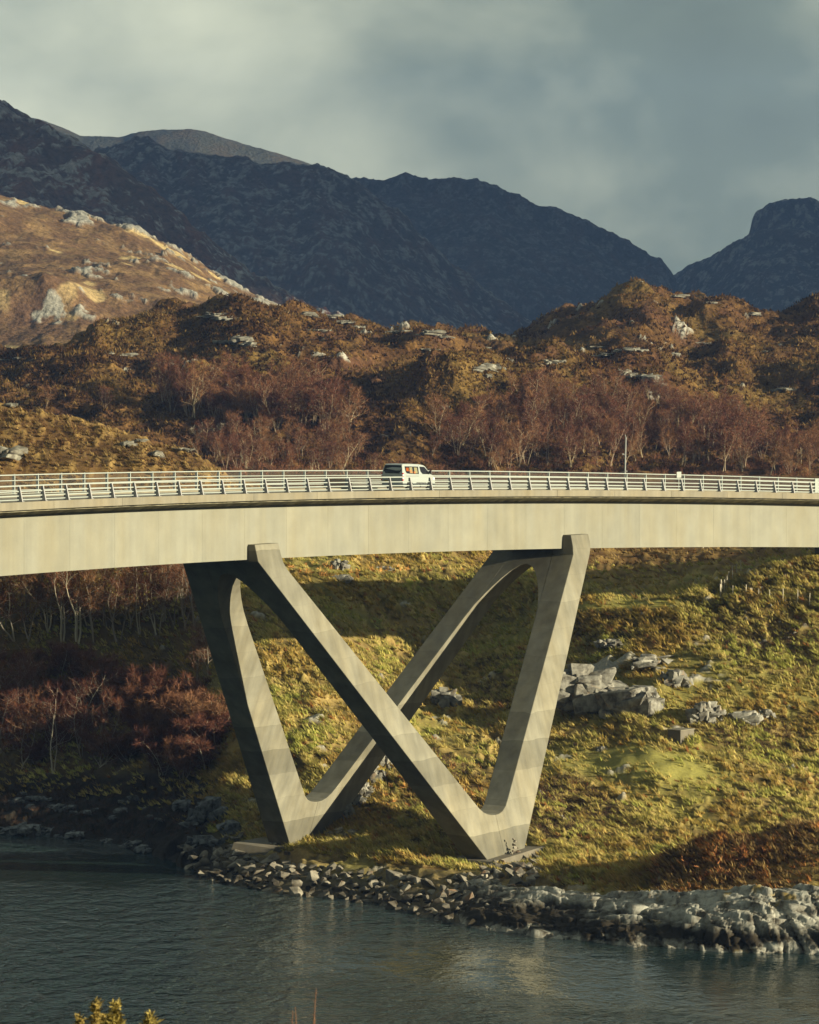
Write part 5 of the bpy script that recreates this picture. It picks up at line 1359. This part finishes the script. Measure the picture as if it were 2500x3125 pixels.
# russet scrub: low twiggy growth nobody could count
def scrub(name, regions, land, n, size, mat, seed, tw=0.05, nt_=34):
    r = np.random.default_rng(seed); rr = random.Random(seed); V = []
    for poly, k in regions:
        for p in scatter(poly, k, land, 0.5, rr):
            s_ = size * r.uniform(0.6, 1.3)
            for q in range(nt_):
                d = r.normal(0, 1, 3); d[2] = abs(d[2]) + 0.25; d /= np.linalg.norm(d)
                a = p + r.normal(0, 0.28, 3) * s_ * np.array([1, 1, 0.3]); b_ = a + d * s_ * r.uniform(0.5, 1.1)
                s2 = np.cross(d, r.normal(0, 1, 3)); s2 = s2 / (np.linalg.norm(s2) + 1e-9) * tw * 0.5
                V.append((a - s2, a + s2, b_ + s2 * 0.3, b_ - s2 * 0.3))
    V = np.array(V).reshape(-1, 3)
    o = mesh_np(name, V, np.arange(len(V)).reshape(-1, 4), mat)
    return o
tag(scrub('scrub', [([(680, 1390), (1250, 1400), (1700, 1400), (2500, 1400), (2500, 1455), (680, 1455)], 330), (g2, 130), (g3, 260), (g1, 120), (g4, 60)], hills, 0, 1.25, M['scrub'], 5), 'low russet scrub filling the ground under and between the hillside birches', 'scrub', kind='stuff')
tag(scrub('heather', [([(1980, 2660), (2050, 2615), (2200, 2585), (2350, 2555), (2500, 2505), (2560, 2500), (2560, 2680), (2300, 2675), (2100, 2685)], 170), ([(0, 1250), (250, 1300), (600, 1405), (600, 1425), (0, 1425)], 260), ([(-40, 1960), (560, 1950), (640, 2200), (560, 2440), (-40, 2440)], 300), ([(-40, 2400), (560, 2380), (620, 2540), (440, 2560), (-40, 2530)], 260)], bank, 0, 0.55, M['heather'], 6, 0.03, 26), 'brown heather clumps on the knolls and shaded bank', 'heather', kind='stuff')
tag(scrub('bracken', [([(2085, 2660), (2100, 2625), (2200, 2600), (2330, 2585), (2350, 2610), (2250, 2660), (2150, 2690)], 210)], bank, 0, 0.6, M['bracken'], 7, 0.07, 34), 'patch of dead orange bracken on the near side of the rocky knoll', 'bracken', kind='stuff')
tag(scrub('bracken', [([(1440, 1740), (900, 1720), (880, 1740), (1000, 1760)], 30), ([(1540, 2330), (1630, 2330), (1600, 2480), (1540, 2500)], 12), ([(1080, 2380), (1320, 2300), (1500, 2450), (1300, 2540)], 26)], bank, 0, 0.45, M['bracken'], 8, 0.05, 26), 'scattered rusty bracken tufts on the grass slope between the legs', 'bracken', kind='stuff')

# ------------------------------------------------------------------ grass tussocks
def tussocks():
    r = np.random.default_rng(21)
    nv, nu = bank.D.shape
    n = 162000
    # sample by what lies in front of the viewer: rows that face it, thinner on the smooth green patches
    iv = r.integers(27, nv - 10, n); iu = r.integers(40, nu - 40, n)
    keep = (r.random(n) > 0.5 * bank_lush[iv, iu]) & (bank_rock[iv, iu] < 0.3) & (bank.Z[iv, iu] > 1.2) & ((iv > 41) | (bank.cols[iu] > 1640)) & (r.random(n) < 0.25 + 0.75 * smooth(0.02, 0.35, bank_amp[iv, iu]))
    keep &= r.random(n) < 0.2 + 0.8 * smooth(0.05, 0.32, bank_tus[iv, iu])
    keep &= r.random(n) > 0.75 * (1 - smooth(560, 720, bank.cols[iu])) * (bank.D[iv, iu] < 400)
    iv, iu = iv[keep], iu[keep]
    k = len(iv)
    P = np.stack([bank.X[iv, iu], bank.D[iv, iu], bank.Z[iv, iu]], -1) + r.normal(0, 0.1, (k, 3)) * [1, 1, 0]
    nb = 8
    a = r.uniform(0, 2 * np.pi, (k, nb)); tilt = r.uniform(0.2, 1.1, (k, nb))
    d = np.stack([np.cos(a) * np.sin(tilt) - 0.6, np.sin(a) * np.sin(tilt), np.cos(tilt)], -1)
    L = r.uniform(0.24, 0.54, (k, nb)) * r.uniform(0.6, 1.4, (k, 1))
    b0 = P[:, None, :] + np.stack([np.cos(a), np.sin(a), 0 * a], -1) * r.uniform(0, 0.16, (k, nb))[..., None] - np.array([0, 0, 0.05])
    side = np.stack([-np.sin(a), np.cos(a), 0 * a], -1) * 0.075
    tip = b0 + d * L[..., None]
    V = np.stack([b0 - side, b0 + side, tip], 2).reshape(-1, 3)
    base = np.where(r.random((k, 1)) < 0.5, C3(0.50, 0.395, 0.13), C3(0.34, 0.30, 0.08)) * r.uniform(0.75, 1.2, (k, 1))
    tt_ = fbm(P[:, 0] / 6.5, P[:, 1] / 8.0, 3)[:, None]
    base = base * (1 + 0.3 * np.clip(tt_, -0.6, 0.6))
    base = np.where(tt_ < -0.12, base * C3(0.95, 0.82, 0.74), np.where(tt_ > 0.25, base * C3(0.92, 1.04, 0.9), base))
    rust = r.random(k) < 0.035
    base[rust] = C3(0.30, 0.13, 0.04)
    kn_ = (P[:, 1] > 400) | ((P[:, 1] < 288) & (px_of(P.T) > 2000))
    q_ = r.random((kn_.sum(), 1)); br_ = 0.30 * (P[kn_, 1:2] < 300) * smooth(-0.1, 0.15, fbm(P[kn_, 0] / 3, P[kn_, 1] / 3, 2))[:, None]
    base[kn_] = np.where(q_ < br_, C3(0.46, 0.20, 0.06), np.where(q_ < 0.62, C3(0.36, 0.245, 0.095), C3(0.15, 0.08, 0.03))) * r.uniform(0.7, 1.2, (kn_.sum(), 1))
    colr = np.repeat(base, nb * 3, 0)
    o = mesh_np('grass', V, np.arange(len(V)).reshape(-1, 3), M['blade'], None, False, colr)
    tag(o, 'dry yellow grass tussocks covering the bank', 'grass', kind='stuff')
tussocks()

tag(scrub('heather', [([(1080, 2350), (1320, 2280), (1500, 2380), (1560, 2480), (1300, 2520), (1150, 2480)], 170), ([(1600, 2360), (1780, 2380), (1900, 2480), (1750, 2560), (1600, 2560)], 200), ([(2150, 1900), (2500, 1880), (2500, 2100), (2250, 2050)], 130), ([(1650, 1880), (1900, 1870), (1900, 1940), (1650, 1950)], 70), ([(2150, 2200), (2450, 2180), (2450, 2300), (2200, 2280)], 120), ([(1400, 2020), (1550, 2000), (1560, 2160), (1450, 2180)], 80)], bank, 0, 0.5, M['heather'], 9, 0.035, 26), 'dark heather clumps among the tussocks of the grass bank', 'heather', kind='stuff')
def hill_tufts():
    r = np.random.default_rng(33)
    nv, nu = hills.D.shape; n = 46000
    iv = r.integers(14, nv - 14, n); iu = r.integers(60, nu - 60, n)
    P = np.stack([hills.X[iv, iu], hills.D[iv, iu], hills.Z[iv, iu]], -1)
    nb = 3
    a = r.uniform(0, 2 * np.pi, (n, nb)); tilt = r.uniform(0.3, 1.2, (n, nb))
    d = np.stack([np.cos(a) * np.sin(tilt), np.sin(a) * np.sin(tilt), np.cos(tilt)], -1)
    b0 = P[:, None, :] + r.normal(0, 0.25, (n, nb, 3)) * [1, 1, 0]
    side = np.stack([-np.sin(a), np.cos(a), 0 * a], -1) * 0.22
    tip = b0 + d * r.uniform(0.4, 0.95, (n, nb))[..., None]
    V = np.stack([b0 - side, b0 + side, tip], 2).reshape(-1, 3)
    pick = fbm(P[:, 0] / 20 + 3, P[:, 1] / 26, 3)[:, None] + r.normal(0, 0.25, (n, 1))
    base = np.where(pick > 0.12, C3(0.203, 0.124, 0.041), np.where(pick > -0.1, C3(0.128, 0.064, 0.021), C3(0.06, 0.03, 0.015))) * r.uniform(0.7, 1.2, (n, 1))
    tag(mesh_np('moor_grass', V, np.arange(len(V)).reshape(-1, 3), M['blade'], None, False, np.repeat(base, nb * 3, 0)), 'brown moor grass and heather tufts over the hills', 'moor grass', kind='stuff')
hill_tufts()

# ------------------------------------------------------------------ the bank the camera stands on, its gorse and dead stems
cols = np.linspace(-9000, 11500, 60)
fg = Land(cols, [[(p_, ('z', z_), D_) for p_ in (-9000, 11500)] for D_, z_ in ((1.0, 40.6), (12, 39.2), (30, 36.35), (45, 32), (80, 12), (104, -2), (120, -6))], [8, 14, 16, 12, 8, 6], 10)
fg.Z = fg.Z + fbm(fg.X / 2, fg.D / 2, 4) * 0.15
fg.finish()
fg.build('bank', M['ground'], np.broadcast_to(C3(0.12, 0.09, 0.035), fg.X.shape + (3,)).copy())
def gorse(px, D, top_py, w, label, seed):
    r = np.random.default_rng(seed)
    x0 = (px - CX) / F * D; zt = H - (top_py - Y0) / F * D; zg = fg.z(x0, D) - 0.05
    o = empty('gorse_bush', (x0, D, zg)); tag(o, label, 'bush')
    hgt = zt - zg
    V, st = [], bmesh.new()
    n = 20
    for k in range(n):
        a = r.uniform(0, 6.28); rad = w * 0.5 * math.sqrt(r.random()); hh = hgt * (1 - 0.42 * (rad / (w * 0.5)) ** 2) * r.uniform(0.86, 1.0)
        if k == 0: rad, hh = 0.02, hgt
        tip = np.array([rad * np.cos(a), rad * np.sin(a), hh]); b0 = np.array([tip[0] * 0.25, tip[1] * 0.25, 0.0])
        bm_cyl(st, tuple(b0), tuple(tip * [0.98, 0.98, 0.97]), 0.012, 0.004, 5)
        for j in range(620):
            f = 1 - 0.62 * r.random() ** 1.3
            c0 = b0 + (tip - b0) * f + r.normal(0, 0.026, 3) * (1.7 - f)
            d = r.normal(0, 1, 3); d[2] = d[2] * 0.7 + 0.35; d /= np.linalg.norm(d)
            L = r.uniform(0.02, 0.06)
            s2 = np.cross(d, r.normal(0, 1, 3)); s2 = s2 / np.linalg.norm(s2) * 0.009
            V.append((c0 - s2, c0 + s2, c0 + d * L))
    V = np.array(V).reshape(-1, 3)
    fo = mesh_np('foliage', V, np.arange(len(V)).reshape(-1, 3), M['gorse']); fo.parent = o
    bm_obj('stem', st, M['gorse_stem'], o)
gorse(285, 30.0, 3060, 0.62, 'yellow-green gorse bush with several rounded tips poking into the bottom of the picture', 3)
gorse(345, 29.4, 3062, 0.14, 'single taller gorse spray rising beside the many-tipped gorse', 4)
gorse(455, 30.4, 3100, 0.24, 'lowest gorse tip only just showing beyond the other gorse', 5)
def stem_plant(px, D, stems, label):
    x0 = (px - CX) / F * D; zg = fg.z(x0, D) - 0.05
    o = empty('dead_stem', (x0, D, zg)); tag(o, label, 'plant')
    for dx, top, lean in stems:
        zt = H - (top - Y0) / F * D - zg
        bm = bmesh.new()
        a = (dx * D / F, 0, 0); m_ = (dx * D / F + lean * 0.4, 0, zt * 0.7); b2 = (dx * D / F + lean, 0.01, zt)
        bm_cyl(bm, a, m_, 0.010, 0.006, 6); bm_cyl(bm, m_, b2, 0.006, 0.0025, 6)
        for k in range(5):
            q = Vector(m_).lerp(Vector(b2), 0.2 + 0.16 * k); bm_cyl(bm, q, q + Vector((RR.uniform(-0.02, 0.02), 0, 0.03)), 0.003, 0.001, 4)
        bm_obj('stem', bm, M['redstem'], o)
stem_plant(925, 30.0, [(-36, 3085, 0.01), (-12, 3072, -0.03), (24, 3018, 0.04), (36, 3105, 0.0)], 'few thin reddish dead stems at the bottom edge over the water')

# ------------------------------------------------------------------ haze over the far mountains
hm = bpy.data.materials.new('haze air'); hm.use_nodes = True
t = hm.node_tree; t.nodes.clear()
ho = N_(t, 'ShaderNodeOutputMaterial'); pv = N_(t, 'ShaderNodeVolumePrincipled')
pv.inputs['Color'].default_value = (0.27, 0.47, 1.0, 1)
pv.inputs['Density'].default_value = 0.00005
pv.inputs['Anisotropy'].default_value = 0.0
t.links.new(pv.outputs[0], ho.inputs['Volume'])
bm = bmesh.new(); bm_box(bm, -2600, 2600, -60, 6600, -8, 460)
hz = bm_obj('haze', bm, hm); tag(hz, kind='stuff', label='thin blue haze in the air before the far mountains', cat='haze')
